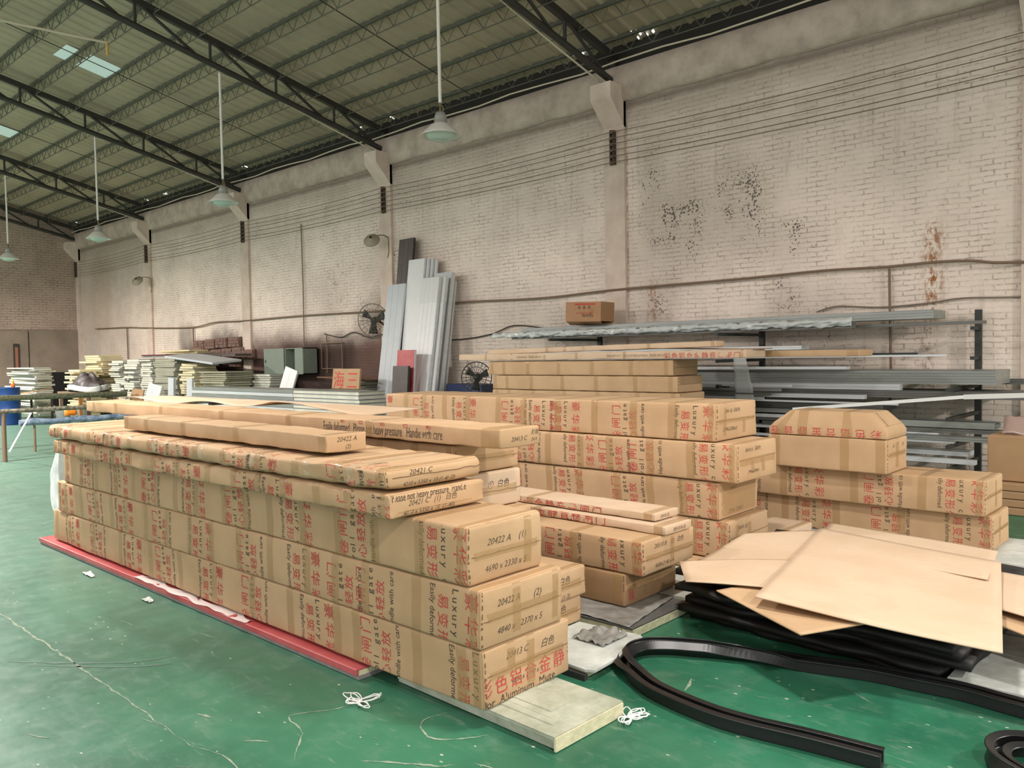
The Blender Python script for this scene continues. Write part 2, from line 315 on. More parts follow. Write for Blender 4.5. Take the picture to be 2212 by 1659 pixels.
# ------------------------------------------------------------------ long taped cardboard boxes
class LBox:
    def __init__(s, name, label, X0, X1, Y0, W, z0, H, rz=0, seed=0, amp=.006, crum=.004, r=.014, tapes=None, tapew=.062, mats=None, group='long taped cardboard boxes', taper=0):
        s.L, s.W, s.H, s.r, s.amp, s.crum, s.seed = X1 - X0, W, H, r, amp, crum, seed
        s.root = thing(name, label, 'box', (X1, Y0, z0), rz, group); s.X0, s.X1, s.Y0, s.z0 = X0, X1, Y0, z0
        s.tapes_o = []; s.mats = mats or INK; s.taper = taper
        s.mb = MB(); s.tapes = tapes; s.tapew = tapew
        s.body()
    # local frame: x from -L (far left) to 0 (right end), y 0 (front) to W, z 0..H
    def f(s, p, off=0):
        x, y, z = p; r = s.r; L, W, H = s.L, s.W, s.H
        q = Vector((min(max(x, -L + r), -r), min(max(y, r), W - r), min(max(z, r), H - r))); P_ = Vector(p); d = P_ - q
        if d.length > 1e-9: nrm = d.normalized()
        else: nrm = Vector((0, 0, 1))
        P_ = q + nrm * (r + off)
        n = noise.noise_vector(Vector((x * 1.3 + s.seed * 7.1, y * 3 + s.seed, z * 5))) * s.amp
        e = abs(y - W / 2) / (W / 2); ez = abs(z - H / 2) / (H / 2)
        k = (max(0, e - .5) * 2) * (max(0, ez - .35) / .65)
        n2 = noise.noise_vector(Vector((x * 6.5 + s.seed * 3.3, y * 4 + 9, z * 6))) * s.crum * k
        sag = -.5 * s.crum * math.sin(x * 5 + s.seed) * max(0, ez - .6)
        n.z *= .35
        dz = n.z + n2.z + sag; t = max(0, min(1, z / H))
        n.z = n2.z = 0; dz = -abs(dz) * t + abs(dz) * (1 - t) * .8
        return P_ + n + n2 + Vector((0, 0, dz))
    def axis(s, A, step):
        r = s.r; n = max(1, round((A - 2 * r) / step)); return [0, r * .35] + [r + (A - 2 * r) * i / n for i in range(n + 1)] + [A - r * .35, A]
    def body(s):
        xs = [x - s.L for x in s.axis(s.L, .07)]; ys = s.axis(s.W, .07); zs = s.axis(s.H, .05)
        def face(us, vs, fn, flip=False):
            nv = len(vs); v = [s.f(fn(a, b)) for a in us for b in vs]
            fs = [(i * nv + j, (i + 1) * nv + j, (i + 1) * nv + j + 1, i * nv + j + 1) for i in range(len(us) - 1) for j in range(nv - 1)]
            if flip: fs = [q[::-1] for q in fs]
            s.mb.add(v, fs, 0, True)
        face(xs, zs, lambda a, b: (a, 0, b)); face(xs, zs, lambda a, b: (a, s.W, b), True)
        face(xs, ys, lambda a, b: (a, b, s.H)); face(xs, ys, lambda a, b: (a, b, 0), True)
        face(ys, zs, lambda a, b: (0, a, b)); face(ys, zs, lambda a, b: (-s.L, a, b), True)
        L, W, H = s.L, s.W, s.H
        if s.tapes is None:
            rnd = random.Random(s.seed); s.tapes = []; x = -.03
            while x > -L + .05: s.tapes.append(x); x -= rnd.uniform(.24, .38)
        for x in s.tapes: s.strip(x, s.tapew)
    def strip(s, x, wd, name='packing_tape', m=None):
        """a band of tape round the section at local x"""
        L, W, H = s.L, s.W, s.H; mb = MB(); e = .0016
        path = [(0, H * k / 5) for k in range(6)] + [(W * k / 8, H) for k in range(1, 9)]
        path = [(0, 0)] + [(0, s.r)] + [(0, s.r + (H - 2 * s.r) * k / 5) for k in range(1, 6)] + [(0, H - s.r * .3), (s.r * .3, H)] + [(s.r + (W - 2 * s.r) * k / 8, H) for k in range(9)] + [(W, H)]
        x0 = max(-L + .002, x - wd / 2); x1 = min(-.002, x + wd / 2); xs = [x0, (x0 + x1) / 2, x1]
        n = len(path); v = [s.f((a, y, z), e) for a in xs for y, z in path]
        mb.add(v, [(i * n + j, (i + 1) * n + j, (i + 1) * n + j + 1, i * n + j + 1) for i in range(2) for j in range(n - 1)], 0, True)
        o = mb.build(name, m or M_tape, s.root, fix=False); s.tapes_o.append(o)
    def endtape(s, segs):
        """tape pieces on the right end: (y0,y1,z0,z1)"""
        for y0, y1, z0, z1 in segs:
            ny, nz = max(1, int((y1 - y0) / .06)), max(1, int((z1 - z0) / .05))
            v = [s.f((0, y0 + (y1 - y0) * i / ny, z0 + (z1 - z0) * j / nz), .0018) for i in range(ny + 1) for j in range(nz + 1)]
            mb = MB(); mb.add(v, [(i * (nz + 1) + j, (i + 1) * (nz + 1) + j, (i + 1) * (nz + 1) + j + 1, i * (nz + 1) + j + 1) for i in range(ny) for j in range(nz)], 0, True); s.tapes_o.append(mb.build('end_tape', M_tape, s.root, fix=False))
    def ink(s, face, polys, mi, off=.0012):
        L, W, H = s.L, s.W, s.H
        rect = {'front': (-L + .004, -.004, .004, H - .004), 'end': (.004, W - .004, .004, H - .004), 'top': (-L + .01, -.01, .01, W - .01)}[face]
        to = {'front': lambda a, b: (a, 0, b), 'end': lambda a, b: (0, a, b), 'top': lambda a, b: (a, b, H)}[face]
        for p in polys:
            p = clip_rect(p, rect)
            if not p: continue
            # split on a 6 cm lattice so that ink follows the board
            u0, u1 = min(q[0] for q in p), max(q[0] for q in p); v0, v1 = min(q[1] for q in p), max(q[1] for q in p); S = .07
            for iu in range(math.floor(u0 / S), math.floor(u1 / S) + 1):
                a = clip_rect(p, (iu * S, (iu + 1) * S, -9, 9)) if u1 - u0 > .001 else p
                if not a: continue
                for iv in range(math.floor(v0 / S), math.floor(v1 / S) + 1):
                    b = clip_rect(a, (-99, 99, iv * S, (iv + 1) * S))
                    if b and len(b) > 2: s.mb.add([s.f(to(*q), off) for q in b], [tuple(range(len(b)))], mi)
    def prints(s, d0, dvD=0, dvU=0, face='front', faded=False, per=1.145, n=None, uo=.735, alt=0):
        """repeating print: D columns read down, U columns read up. d0: world x of the first D title column"""
        H = s.H if face == 'front' else s.W; R, B = (4, 5) if faded else (1, 2)
        x = d0 - s.X1; i = 0
        while x > -s.L - .3 and (n is None or i < n):
            dd = dvD + (alt if i % 2 else 0); du = dvU - (alt if i % 2 else 0)
            t = H - .012 + dd
            for k, (st, sz, pi_, du_, mi) in enumerate([('豪华彩色', .085, .098, .03, R), ('Luxury color', .056, .037, -.066, B), ('易变形勿', .072, .080, -.145, R), ('Easily deformed', .048, None, -.212, B)]):
                vt = t - (.035 if k == 2 else 0)
                s.ink(face, text_polys(st, sz, x + du_ - sz * .4, vt, -PI / 2, pitch=pi_, sx=.86 if k == 3 else 1), mi)
            xu = x - uo; t = H - .012 + du
            for k, (st, sz, pi_, du_, mi) in enumerate([('静音卷闸门', .085, .098, 0, R), ('Mute roll gate', .056, .033, .075, B), ('重压小心轻放', .072, .076, .150, R), ('pressure Handle with care', .048, None, .232, B)]):
                vt = t - (.05 if k == 2 else 0)
                s.ink(face, text_polys(st, sz, xu + du_ + sz * .4, vt, PI / 2, pitch=pi_, sx=.86 if k == 3 else 1, anchor='r'), mi)
            x -= per; i += 1
    def line(s, face, st, size, u, v, mi=3, ang=0, pitch=None, shear=.3, sx=1): s.ink(face, text_polys(st, size, u, v, ang, pitch, shear, sx), mi)
    def seam(s, z=None):
        """the meeting line of the end flaps"""
        z = z or s.H / 2; W = s.W; rnd = random.Random(s.seed + 5); pts = []
        for i in range(15): pts.append((.006 + (W - .012) * i / 14, z + rnd.uniform(-.003, .003)))
        for i in range(14):
            (a, b), (c, d) = pts[i], pts[i + 1]; t = .0022
            s.ink('end', [[(a, b - t), (c, d - t), (c, d + t), (a, b + t)]], 6)
        # frayed corrugated edge beside the corner
        zz = .012
        while zz < s.H - .02:
            h = rnd.uniform(.012, .03); wd = rnd.uniform(.002, .007)
            s.ink('end', [[(.012 - wd, zz), (.012 + wd, zz + .003), (.012 + wd * .7, zz + h), (.012 - wd * .8, zz + h * .9)]], 6); zz += h + rnd.uniform(.003, .02)
    def done(s, tape_name='packing_tape', tmat=None):
        b = s.mb.build('box_body', s.mats, s.root, fix=False); s.bodyobj = b
        return s
# face orientation note: bodies are closed shells; shading is two-sided so winding does not matter

#@@SETTING
# ------------------------------------------------------------------ setting
YW, XE = 11.0, -31.6
PIL = [-31.45, -25.5, -19.58, -13.69, -7.73, -1.8, 4.1]
fl = MB(); fl.grid(lambda u, v: (XE + u * 42, -9.5 + v * 20.5, 0), 42, 20, 0, False)
def stripe(mb, pts, wd, mi, seed=0, jit=.35, z=.0012):
    rnd = random.Random(seed); P0 = [Vector((p[0], p[1], 0)) for p in pts]; fine = []; P2 = []
    for i in range(len(P0) - 1):
        p0, p1, p2, p3 = P0[max(i - 1, 0)], P0[i], P0[i + 1], P0[min(i + 2, len(P0) - 1)]
        for j in range(5 if len(P0) > 2 else 1):
            t = j / 5; P2.append(.5 * ((2 * p1) + (p2 - p0) * t + (2 * p0 - 5 * p1 + 4 * p2 - p3) * t * t + (3 * p1 - p0 - 3 * p2 + p3) * t ** 3))
    P2.append(P0[-1])
    for a, b in zip(P2[:-1], P2[1:]):
        n = max(1, int((b - a).length / .05))
        for k in range(n): fine.append(a.lerp(b, k / n) + Vector((rnd.uniform(-1, 1), rnd.uniform(-1, 1), 0)) * wd * jit)
    fine.append(P2[-1]); v = []
    for i, p in enumerate(fine):
        d = (fine[min(i + 1, len(fine) - 1)] - fine[max(i - 1, 0)]).normalized(); nn = Vector((-d.y, d.x, 0)) * wd / 2 * rnd.uniform(.15, 1.2) * min(1, .25 + 4 * min(i, len(fine) - 1 - i) / len(fine))
        v += [(p.x + nn.x, p.y + nn.y, z), (p.x - nn.x, p.y - nn.y, z)]
    mb.add(v, [(2 * i, 2 * i + 1, 2 * i + 3, 2 * i + 2) for i in range(len(fine) - 1)], mi)
stripe(fl, [(-14, 1.50), (-9, 1.49), (-5.71, 1.47), (-4.2, 1.47), (-3.13, 1.45)], .020, 1, 1)
stripe(fl, [(-3.13, 1.45), (-2.9, 1.5), (-2.6, 1.42)], .008, 1, 2)
stripe(fl, [(-2.56, 2.33), (-2.58, 2.2), (-2.46, 2.13), (-2.36, 2.18), (-2.28, 2.30)], .010, 1, 3)
stripe(fl, [(-2.95, 2.13), (-2.97, 2.02), (-3.06, 1.86), (-2.9, 1.82), (-2.78, 1.72), (-2.7, 1.66)], .010, 1, 4)
stripe(fl, [(-2.50, 1.83), (-2.36, 1.93), (-2.26, 1.99), (-2.2, 2.05)], .012, 1, 5); stripe(fl, [(-2.16, 2.1), (-2.06, 2.12), (-1.98, 2.1), (-1.97, 2.2)], .010, 1, 6)
stripe(fl, [(-2.2, 1.74), (-2.05, 1.86), (-1.92, 1.98), (-1.8, 2.0)], .018, 1, 7)
for i, (x, y, a, l, wd) in enumerate([(-3.4, 1.6, .3, .10, .02), (-4.0, 1.35, 1.2, .06, .02), (-4.4, 2.1, .2, .16, .008), (-5.0, 1.9, .1, .22, .008), (-3.55, 1.42, .2, .2, .006), (-2.9, 1.3, .6, .05, .015), (-3.02, 1.34, .5, .09, .014), (-2.7, 1.95, .8, .04, .012), (-2.62, 1.98, .2, .03, .012), (-1.9, 3.2, 1.9, .14, .035), (-1.84, 3.5, .2, .12, .004), (-1.2, 3.6, 2.6, .2, .006), (-1.05, 3.3, .4, .08, .012), (-1.4, 3.15, .6, .04, .012), (-1.62, 3.35, .3, .05, .008), (-1.35, 3.45, 1.2, .03, .01), (-2.05, 3.3, .3, .06, .003), (-3.0, 1.62, .6, .10, .018), (-3.75, 1.05, .4, .12, .016), (-3.66, 1.12, .2, .07, .014), (-3.3, 1.2, .1, .05, .01), (-.95, 2.95, .5, .06, .012), (-2.35, 1.95, .2, .03, .01), (-1.75, 3.12, .4, .06, .02)]):
    stripe(fl, [(x, y), (x + l * math.cos(a), y + l * math.sin(a))], wd, 1, 20 + i)
stripe(fl, [(-4.75, 1.25), (-4.3, 1.6), (-4.15, 1.85)], .03, 2, 50, .1); stripe(fl, [(-4.6, 1.3), (-4.2, 1.62), (-4.05, 1.8)], .02, 2, 51, .1)
for k, (y) in enumerate((4.2, 5.4, 6.8, 8.4)): stripe(fl, [(-20, y), (-9, y - .1)], .02, 2, 60 + k, .05)
rnd = random.Random(3)
for k in range(46):
    x, y = rnd.uniform(-13.5, -8.2), rnd.uniform(1.8, 5.2); a = rnd.uniform(-.2, .3); l = rnd.uniform(.04, .25); stripe(fl, [(x, y), (x + l * .3, y + l)], rnd.uniform(.01, .03), 1, 70 + k)
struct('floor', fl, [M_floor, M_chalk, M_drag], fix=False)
wl = MB(); wl.grid(lambda u, v: (XE + u * 41.6, YW, v * 6.22), 60, 10, 0, False); wl.box(XE, 10, YW + .02, YW + .24, 0, 6.22)
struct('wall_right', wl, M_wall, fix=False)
we = MB(); we.box(XE - .24, XE, -9.5, YW + .2, 0, 10.9); struct('wall_far', we, M_endwall)
def ztop(y): return 6.52 + .225 * (11.2 - y)
# ceiling: ribbed sheets running up the slope
ce = MB(); pr = []; x = XE - .3
while x < 10.3:
    pr += [(x, 0), (x + .03, -.028), (x + .07, -.028), (x + .10, 0), (x + .28, 0)]; x += .30
v = [(a, y, ztop(y) + b) for y in (11.25, -9.5) for a, b in pr]; n = len(pr)
ce.add(v, [(i, i + 1, n + i + 1, n + i) for i in range(n - 1)])
tag(ce.build('ceiling', M_roof, fix=False), kind='structure')
# translucent sheets, set just under the ribs
for i, (x0, x1, y0, y1) in enumerate([(-17.7, -16.95, 5.86, 6.15), (-17.7, -16.9, 6.28, 6.86), (-24.1, -23.3, 6.3, 6.9)]):
    b = MB(); b.add([(x0, y0, ztop(y0) - .035), (x1, y0, ztop(y0) - .035), (x1, y1, ztop(y1) - .035), (x0, y1, ztop(y1) - .035)], [(0, 1, 2, 3)])
    struct('window_%d' % (i + 1), b, M_sky, fix=False)
# daylight showing through chips at the eaves
dgb = MB(); rnd = random.Random(8)
for (x, l, m_) in [(-7.35, .38, 7), (-8.5, .25, 3), (-13.4, .10, 2), (-14.5, .12, 2), (-19.45, .12, 3), (-24.2, .25, 3), (-25.4, .1, 2), (-31.2, .15, 2)]:
    for k in range(m_):
        a = x + rnd.uniform(0, l); y = 11.02 - rnd.uniform(.02, .2); wd = rnd.uniform(.02, .06)
        dgb.add([(a, y, ztop(y) - .034), (a + wd, y - .03, ztop(y - .03) - .034), (a + wd * 1.3, y - .09, ztop(y - .09) - .034), (a + .01, y - .07, ztop(y - .07) - .034)], [(0, 1, 2, 3)])
struct('window_4', dgb, M_daygap, fix=False)
# ring beam with a rough lower lip
bm_ = MB(); prof = []
def beam(u, v):
    x = XE + u * 41.6; q = [(10.995, 5.62), (10.90, 5.64), (10.88, 5.8), (10.87, 6.0), (10.88, 6.17), (10.995, 6.2)][round(v * 5)]
    nz = noise.noise(Vector((x * 1.7, v * 3, 0))) * .025; return (x, q[0] + nz * .5, q[1] + (nz if v < .5 else nz * .3))
bm_.grid(beam, 260, 5); struct('trim_1', bm_, M_conc, fix=False)
for i, x in enumerate(PIL):
    p = MB(); p.box(x - .20, x + .20, YW - .06, YW + .01, 0, 5.62)
    # corbel
    cw = .20; p.add([(x - cw, YW - .42, 5.86), (x + cw, YW - .42, 5.86), (x + cw, YW, 5.86), (x - cw, YW, 5.86), (x - cw, YW - .42, 5.62), (x + cw, YW - .42, 5.62), (x - cw, YW - .05, 5.22), (x + cw, YW - .05, 5.22), (x - cw, YW, 5.2), (x + cw, YW, 5.2)],
        [(0, 1, 2, 3), (0, 4, 5, 1), (4, 6, 7, 5), (6, 8, 9, 7), (0, 3, 8, 6, 4), (1, 5, 7, 9, 2)])
    struct('trim_%d' % (i + 2), p, M_pillar)
b = MB(); b.box(XE, 10, 11.03, 11.08, 6.2, 6.62); struct('trim_10', b, mat('eaves_gap_shadow', lin(46, 42, 36), .9))  # added dark strip for the shadowed gap between wall top and roof
# wall_far lower plaster, recess
b = MB(); b.box(XE, XE + .05, 9.35, 10.96, 0, 2.72); b.box(XE, XE + .07, 8.4, 9.3, 0, 2.66); struct('trim_9', b, mat('smooth_render', lin(150, 134, 118), .85, noise_amt=.25, scale=1.2, col2=lin(126, 112, 98)))
b = MB(); b.box(XE + .05, XE + .09, 10.02, 10.95, 0, 1.2); struct('door_1', b, mat('dark_recess', lin(28, 26, 24), .9))  # flat dark slab stands for the shade inside the opening
b = MB(); b.box(XE + .07, XE + .12, 8.83, 9.0, .9, 2.22, 0); b.box(XE + .12, XE + .14, 8.87, 8.96, .95, 2.1, 1); struct('door_2', b, [M_steel, mat('rusty_board', lin(150, 96, 78), .8)])

# roof trusses
def truss(x, label):
    r = thing('roof_truss', label, 'roof truss', (x, 11, 5.86), 0, 'steel roof trusses')
    zb = lambda y: 5.93 + .222 * (11 - y) - 5.86; zt = lambda y: ztop(y) - .22 - 5.86
    Y1 = -9.2
    a = MB(); a.tube([(0, 0, zb(11) + .02), (0, Y1 - 11, zb(Y1))], .055, 10); a.build('bottom_chord', M_steel, r)
    a = MB(); a.obox((0, .05, zt(11.05)), (0, Y1 - 11, zt(Y1)), .09, .11); a.build('top_chord', M_steel, r)
    a = MB(); a.obox((0, -.02, .02), (0, -.02, zt(11)), .10, .10); a.build('end_post', M_steel, r)
    y = 11 - 1.30; k = 0
    while y > Y1:
        a = MB(); a.tube([(0, y - 11, zb(y)), (0, y - 11, zt(y))], .028, 6)
        a.tube([(0, y - 11, zt(y)), (0, y - 11 + 1.15, zb(y + 1.15))], .028, 6)
        a.build('web_member', M_steel, r); y -= 1.30; k += 1
    return r
truss(PIL[0] + .1, 'steel roof truss hard against the brick end wall'); T = ['steel roof truss second from the brick end wall', 'steel roof truss third from the brick end wall, middle of the left half', 'steel roof truss fourth from the brick end wall, long pale chord', 'nearest steel roof truss, ending on the corbel right of the hanging lamps']
for x, t in zip(PIL[1:5], T): truss(x, t)
# lattice purlins
ORD = ['nearest to', 'second from', 'third from', 'fourth from', 'fifth from', 'sixth from', 'seventh from', 'eighth from', 'ninth from', 'tenth from', 'eleventh from', 'twelfth from']
for k in range(12):
    y = 10.78 - .78 * k; z = ztop(y) - .045; r = thing('roof_purlin', 'lattice steel purlin under the roof, %s the long brick wall' % ORD[k], 'roof purlin', (0, y, z), 0, 'lattice roof purlins')
    a = MB(); a.obox((XE + .05, 0, 0), (8, 0, 0), .05, .05); a.build('top_rail', M_purlin, r)
    a = MB(); a.tube([(XE + .05, 0, -.24), (8, 0, -.24)], .010, 5); a.build('bottom_rod', M_purlin, r)
    a = MB(); x = XE + .2
    while x < 8: a.tube([(x, 0, -.02), (x + .17, 0, -.24)], .008, 4, cap=False); a.tube([(x + .17, 0, -.24), (x + .34, 0, -.02)], .008, 4, cap=False); x += .42
    a.build('lattice_bracing', M_purlin, r)
for i, x in enumerate((-10.75, -16.7, -22.6)):
    a = MB(); a.tube([(x, 10.8, ztop(10.8) - .26), (x, -9, ztop(-9) - .26)], .009, 5)
    tag(a.build('sag_rod', M_steel), 'thin tie rod crossing the purlins, %s' % ['between the two nearest trusses', 'midway along the visible roof', 'farthest from the camera'][i], 'tie rod', 'roof tie rods')
# conduit along the eaves
M_cond = mat('white_conduit', lin(206, 196, 172), .5); M_white = mat('white_enamel', lin(226, 224, 214), .35); M_alu = mat('cast_aluminium', lin(200, 200, 198), .3, metal=.6)
a = MB(); a.tube([(XE + .1 + i * .8, 10.82, 6.215 + .025 * math.sin(i * 1.9)) for i in range(50)], .014, 6)
tag(a.build('conduit', M_cond), 'pale conduit running along the top of the long wall under the eaves', 'conduit')
a = MB(); a.tube([(-13.75, 1.0, 6.49), (-13.75, 5.38, 6.72)], .02, 6); r = thing('lamp_arm', 'white rod ending in a yellow hook, top left under the roof', 'rod'); a.build('rod', M_cond, r)
a = MB(); a.tube([(-13.75, 5.36, 6.74), (-13.75, 5.37, 6.52)], .022, 6); a.build('hook', mat('yellow_plastic', lin(196, 160, 84), .5), r)

# pendant lamps
M_glassg = mat('lamp_glass', lin(200, 225, 215), .15, alpha=.55)
def pendant():
    r = thing('pendant_lamp', '', 'lamp', (0, 0, 0), 0, 'hanging factory lamps')
    a = MB(); a.lathe([(.035, .30), (.06, .29), (.085, .22), (.085, .15), (.10, .14)], 20); a.build('lamp_housing', M_alu, r)
    a = MB(); a.lathe([(.095, .15), (.13, .13), (.22, .04), (.26, 0), (.265, -.01), (.25, 0), (.21, .035), (.12, .12)], 28); a.build('lamp_shade', M_white, r)
    a = MB(); a.lathe([(.20, .02), (.17, -.035), (.10, -.07), (.0, -.08)], 24); a.build('lamp_glass', M_glassg, r)
    a = MB(); a.tube([(0, 0, .28), (0, 0, .44)], .012, 6); a.tube([(.0, 0, .40), (.05, 0, .36), (.06, 0, .31), (.02, 0, .27)], .008, 6); a.build('lamp_cable', mat('lamp_flex', lin(120, 104, 70), .6), r)
    a = MB(); a.tube([(0, 0, .42), (-.01, 0, 2.32)], .022, 8); a.build('hanging_rod', M_white, r)
    a = MB(); a.tube([(-.01, 0, 2.31), (0, .35, 2.29), (0, 1.2, 2.10), (0, 2.4, 1.78), (0, 3.55, 1.50)], .016, 6); a.build('feed_conduit', M_cond, r)
    return r
PL = pendant(); PL.location = (-7.82, 7.2, 4.42); PL['label'] = 'white hanging lamp nearest the camera, rod running out of the top of the photo'
dup(PL, (-13.78, 7.32, 4.40), label='white hanging lamp second nearest, left of the top middle, yellow flex loop at its neck')
dup(PL, (-19.7, 7.35, 4.40), label='white hanging lamp third from the camera, above the far wall pillars')
dup(PL, (-25.7, 7.17, 4.48), label='small white hanging lamp at the left edge in front of the brick end wall')

# insulator racks and wires
M_rust = mat('rusty_steel', lin(72, 58, 46), .7, noise_amt=.3); M_cer = mat('insulator_ceramic', lin(92, 66, 50), .35)
def insul(x, label):
    r = thing('insulator_rack', label, 'insulator rack', (x, 10.94, 4.62), 0, 'insulator racks on the wall pillars')
    a = MB(); a.box(-.045, -.03, -.06, 0, 0, .55); a.box(.03, .045, -.06, 0, 0, .55); a.build('bracket', M_rust, r)
    for k in range(6):
        a = MB(); z = .03 + k * .098; a.lathe([(.001, -.03), (.03, -.028), (.018, 0), (.03, .028), (.001, .03)], 10, (0, -.07, z)); a.box(-.03, .03, -.075, -.05, z - .006, z + .006); a.build('insulator', M_cer, r)
    return r
NM = ['on the corner pillar at the far end', 'on the second pillar from the end wall', 'on the third pillar from the end wall', 'on the pillar left of the leaning panels', 'on the nearest pillar, above the rack']
for x, t in zip(PIL[:5], NM): insul(x - .0, 'dark ladder-like insulator rack ' + t)
OR6 = ['lowest', 'second lowest', 'third lowest', 'third highest', 'second highest', 'highest']
M_wire = mat('grey_wire', lin(120, 106, 92), .6)
for k in range(6):
    a = MB(); pts = []; z = 4.65 + k * .098; xs = PIL + [10]
    for x0, x1 in zip(xs[:-1], xs[1:]):
        for j in range(8): t = j / 8; pts.append((x0 + (x1 - x0) * t, 10.86, z - .05 * 4 * t * (1 - t) * (1 + .3 * math.sin(k * 2 + x0))))
    a.tube(pts, .007, 5); tag(a.build('overhead_wire', M_wire), '%s of the grey wires strung along the long wall between insulator racks' % OR6[k], 'wire', 'wires along the long wall')
# cables on the wall
M_cab = mat('brown_cable', lin(120, 98, 78), .7)
def cable(pts, r, name, label, m=M_cab):
    P2 = [Vector(p) for p in pts]; out = []
    for i in range(len(P2) - 1):
        p0, p1, p2, p3 = P2[max(i - 1, 0)], P2[i], P2[i + 1], P2[min(i + 2, len(P2) - 1)]
        for j in range(6):
            t = j / 6; out.append(.5 * ((2 * p1) + (p2 - p0) * t + (2 * p0 - 5 * p1 + 4 * p2 - p3) * t * t + (3 * p1 - p0 - 3 * p2 + p3) * t ** 3))
    out.append(P2[-1]); a = MB(); a.tube(out, r, 7); return tag(a.build(name, m), label, 'cable')
y = 10.91
cable([(-29.8, y, 2.70), (-27.2, y, 2.66), (-25.4, y, 2.58), (-22.6, y, 2.50), (-21.2, y, 2.59), (-19.7, y, 2.57), (-16.9, y, 2.58), (-13.7, y, 2.55), (-11.4, y, 2.59), (-9.3, y, 2.55), (-7.77, y, 2.59), (-5.5, y, 2.60), (-4.3, y, 2.62), (-3.48, y, 2.60), (-2.9, y, 2.61), (-2.5, y, 2.59), (-2, y, 2.53), (0, y, 2.5)], .017, 'wall_cable', 'thick brown cable running the length of the long wall at head height')
cable([(-16.05, 10.95, 2.12), (-15.4, 10.95, 2.02), (-14.9, 10.95, 2.12), (-14.3, 10.9, 1.99), (-13.7, 10.9, 2.04), (-12.6, 10.9, 1.9), (-11.5, 10.95, 1.87), (-10.6, 10.95, 1.95), (-10.02, 10.95, 2.09), (-9.3, 10.95, 2.02)], .012, 'wall_cable', 'thin dark cable drooping behind the leaning panels', mat('dark_cable', lin(60, 52, 46), .6))
cable([(-4.4, 10.95, 2.07), (-4.12, 10.95, 2.13), (-3.58, 10.95, 2.09), (-3.03, 10.95, 2.11), (-2.61, 10.95, 2.15), (-2, 10.95, 2.13), (-.5, 10.95, 2.12)], .010, 'wall_cable', 'thin dark cable just above the right end of the profile rack', M_wire)
for x, z0, z1, rr, t in [(-16.9, 1.8, 4.78, .014, 'vertical grey cable dropping to the open electrical cabinet'), (-27.24, 0.9, 2.64, .02, 'short vertical pipe left of the stone-pattern plaques, near the far corner'), (-22.6, 0.9, 2.5, .02, 'vertical pipe beside the stone-pattern plaques'), (-3.46, .0, 2.58, .016, 'vertical brown pipe behind the right part of the profile rack'), (-15.96, 1.2, 2.1, .014, 'dark cable dropping into the square wall frame')]:
    a = MB(); a.tube([(x, 10.95, z1), (x + .02, 10.95, (z0 + z1) / 2), (x, 10.95, z0)], rr, 6); tag(a.build('wall_pipe', M_cab), t, 'pipe')
#@@STACKS
# ------------------------------------------------------------------ near stack
def hw(b, lines):
    for st, sz, u, v in lines: b.line('end', st, sz * .84, u + .01, v + .004)
CARD_P = [M_card2] + INK[1:]; CARD_SHADE = [M_card3] + INK[1:]
b = LBox('cardboard_box', 'long cardboard box at the bottom of the near stack, red Chinese print on its end', -7.43, -2.34, 2.33, .575, .066, .253, seed=1, amp=.010, tapes=[-.03, -.13, -.42, -.86, -1.02, -1.45, -1.85, -2.3, -2.75, -3.2, -3.7, -4.2, -4.7, -5.0])
b.prints(-2.31, dvD=.005, dvU=.015, uo=.82); b.seam(.135)
b.ink('end', text_polys('彩色铝合金静音', .085, -.035, .055, 0, pitch=.098), 1); b.ink('end', text_polys('color  Aluminum  Mute', .05, -.055, .006, 0, sx=1.1), 2)
hw(b, [('20413 C', .05, .13, .175), ('白色', .055, .36, .165), ('4850 x 2350 x 5', .038, .16, .062)]); b.endtape([(.15, .2, .13, .25), (.28, .33, 0, .25), (.0, .575, .115, .15)]); b.done()
b = LBox('cardboard_box', 'long taped cardboard box second from the bottom of the near stack, marked 20422A (2)', -7.28, -2.34, 2.325, .53, .320, .253, seed=2, amp=.009)
b.prints(-2.42, dvU=0); b.seam(.12); hw(b, [('20422 A', .05, .09, .165), ('(2)', .055, .32, .155), ('4840 x   2370 x 5', .048, .09, .045)])
b.endtape([(.0, .53, .11, .15), (.2, .25, 0, .25), (.46, .5, 0, .25)]); b.prints(-3.40, faded=False, n=1, dvU=-.02, dvD=-3, uo=0); b.done()
b = LBox('cardboard_box', 'long cardboard box third from the bottom of the near stack, marked 20422A (1), torn corner', -7.12, -2.41, 2.32, .49, .574, .258, seed=3, amp=.012, r=.02)
b.prints(-2.48, dvD=.03, dvU=.05, uo=.80); b.seam(.12); hw(b, [('20422 A    (1)', .05, .12, .155), ('4690 x 2330 x 5', .048, .10, .04)]); b.endtape([(.36, .41, 0, .25), (0, .49, .105, .14)]); b.done()
b = LBox('cardboard_box', 'wide flat cardboard box marked 20421C (1), lower of two on the near stack', -6.92, -2.75, 2.19, .59, .838, .115, seed=4, amp=.010, crum=.02, r=.02)
b.prints(-2.60, dvD=-.0, dvU=.03, uo=.5, per=.98); b.ink('end', text_polys('deformed  Please not heavy pressure  Handle', .052, -.13, .078, 0, sx=.62), 2); hw(b, [('20421 C   (1)   白色', .042, .10, .045), ('4210 x 5350 x 10  (1-40)', .036, .07, .006)]); b.endtape([(0, .5, .0, .03)]); b.done()
b = LBox('cardboard_box', 'wide flat crumpled cardboard box marked 20421C, upper of two on the near stack', -7.02, -2.77, 2.18, .60, .957, .105, seed=5, amp=.012, crum=.022, r=.03, tapew=.07)
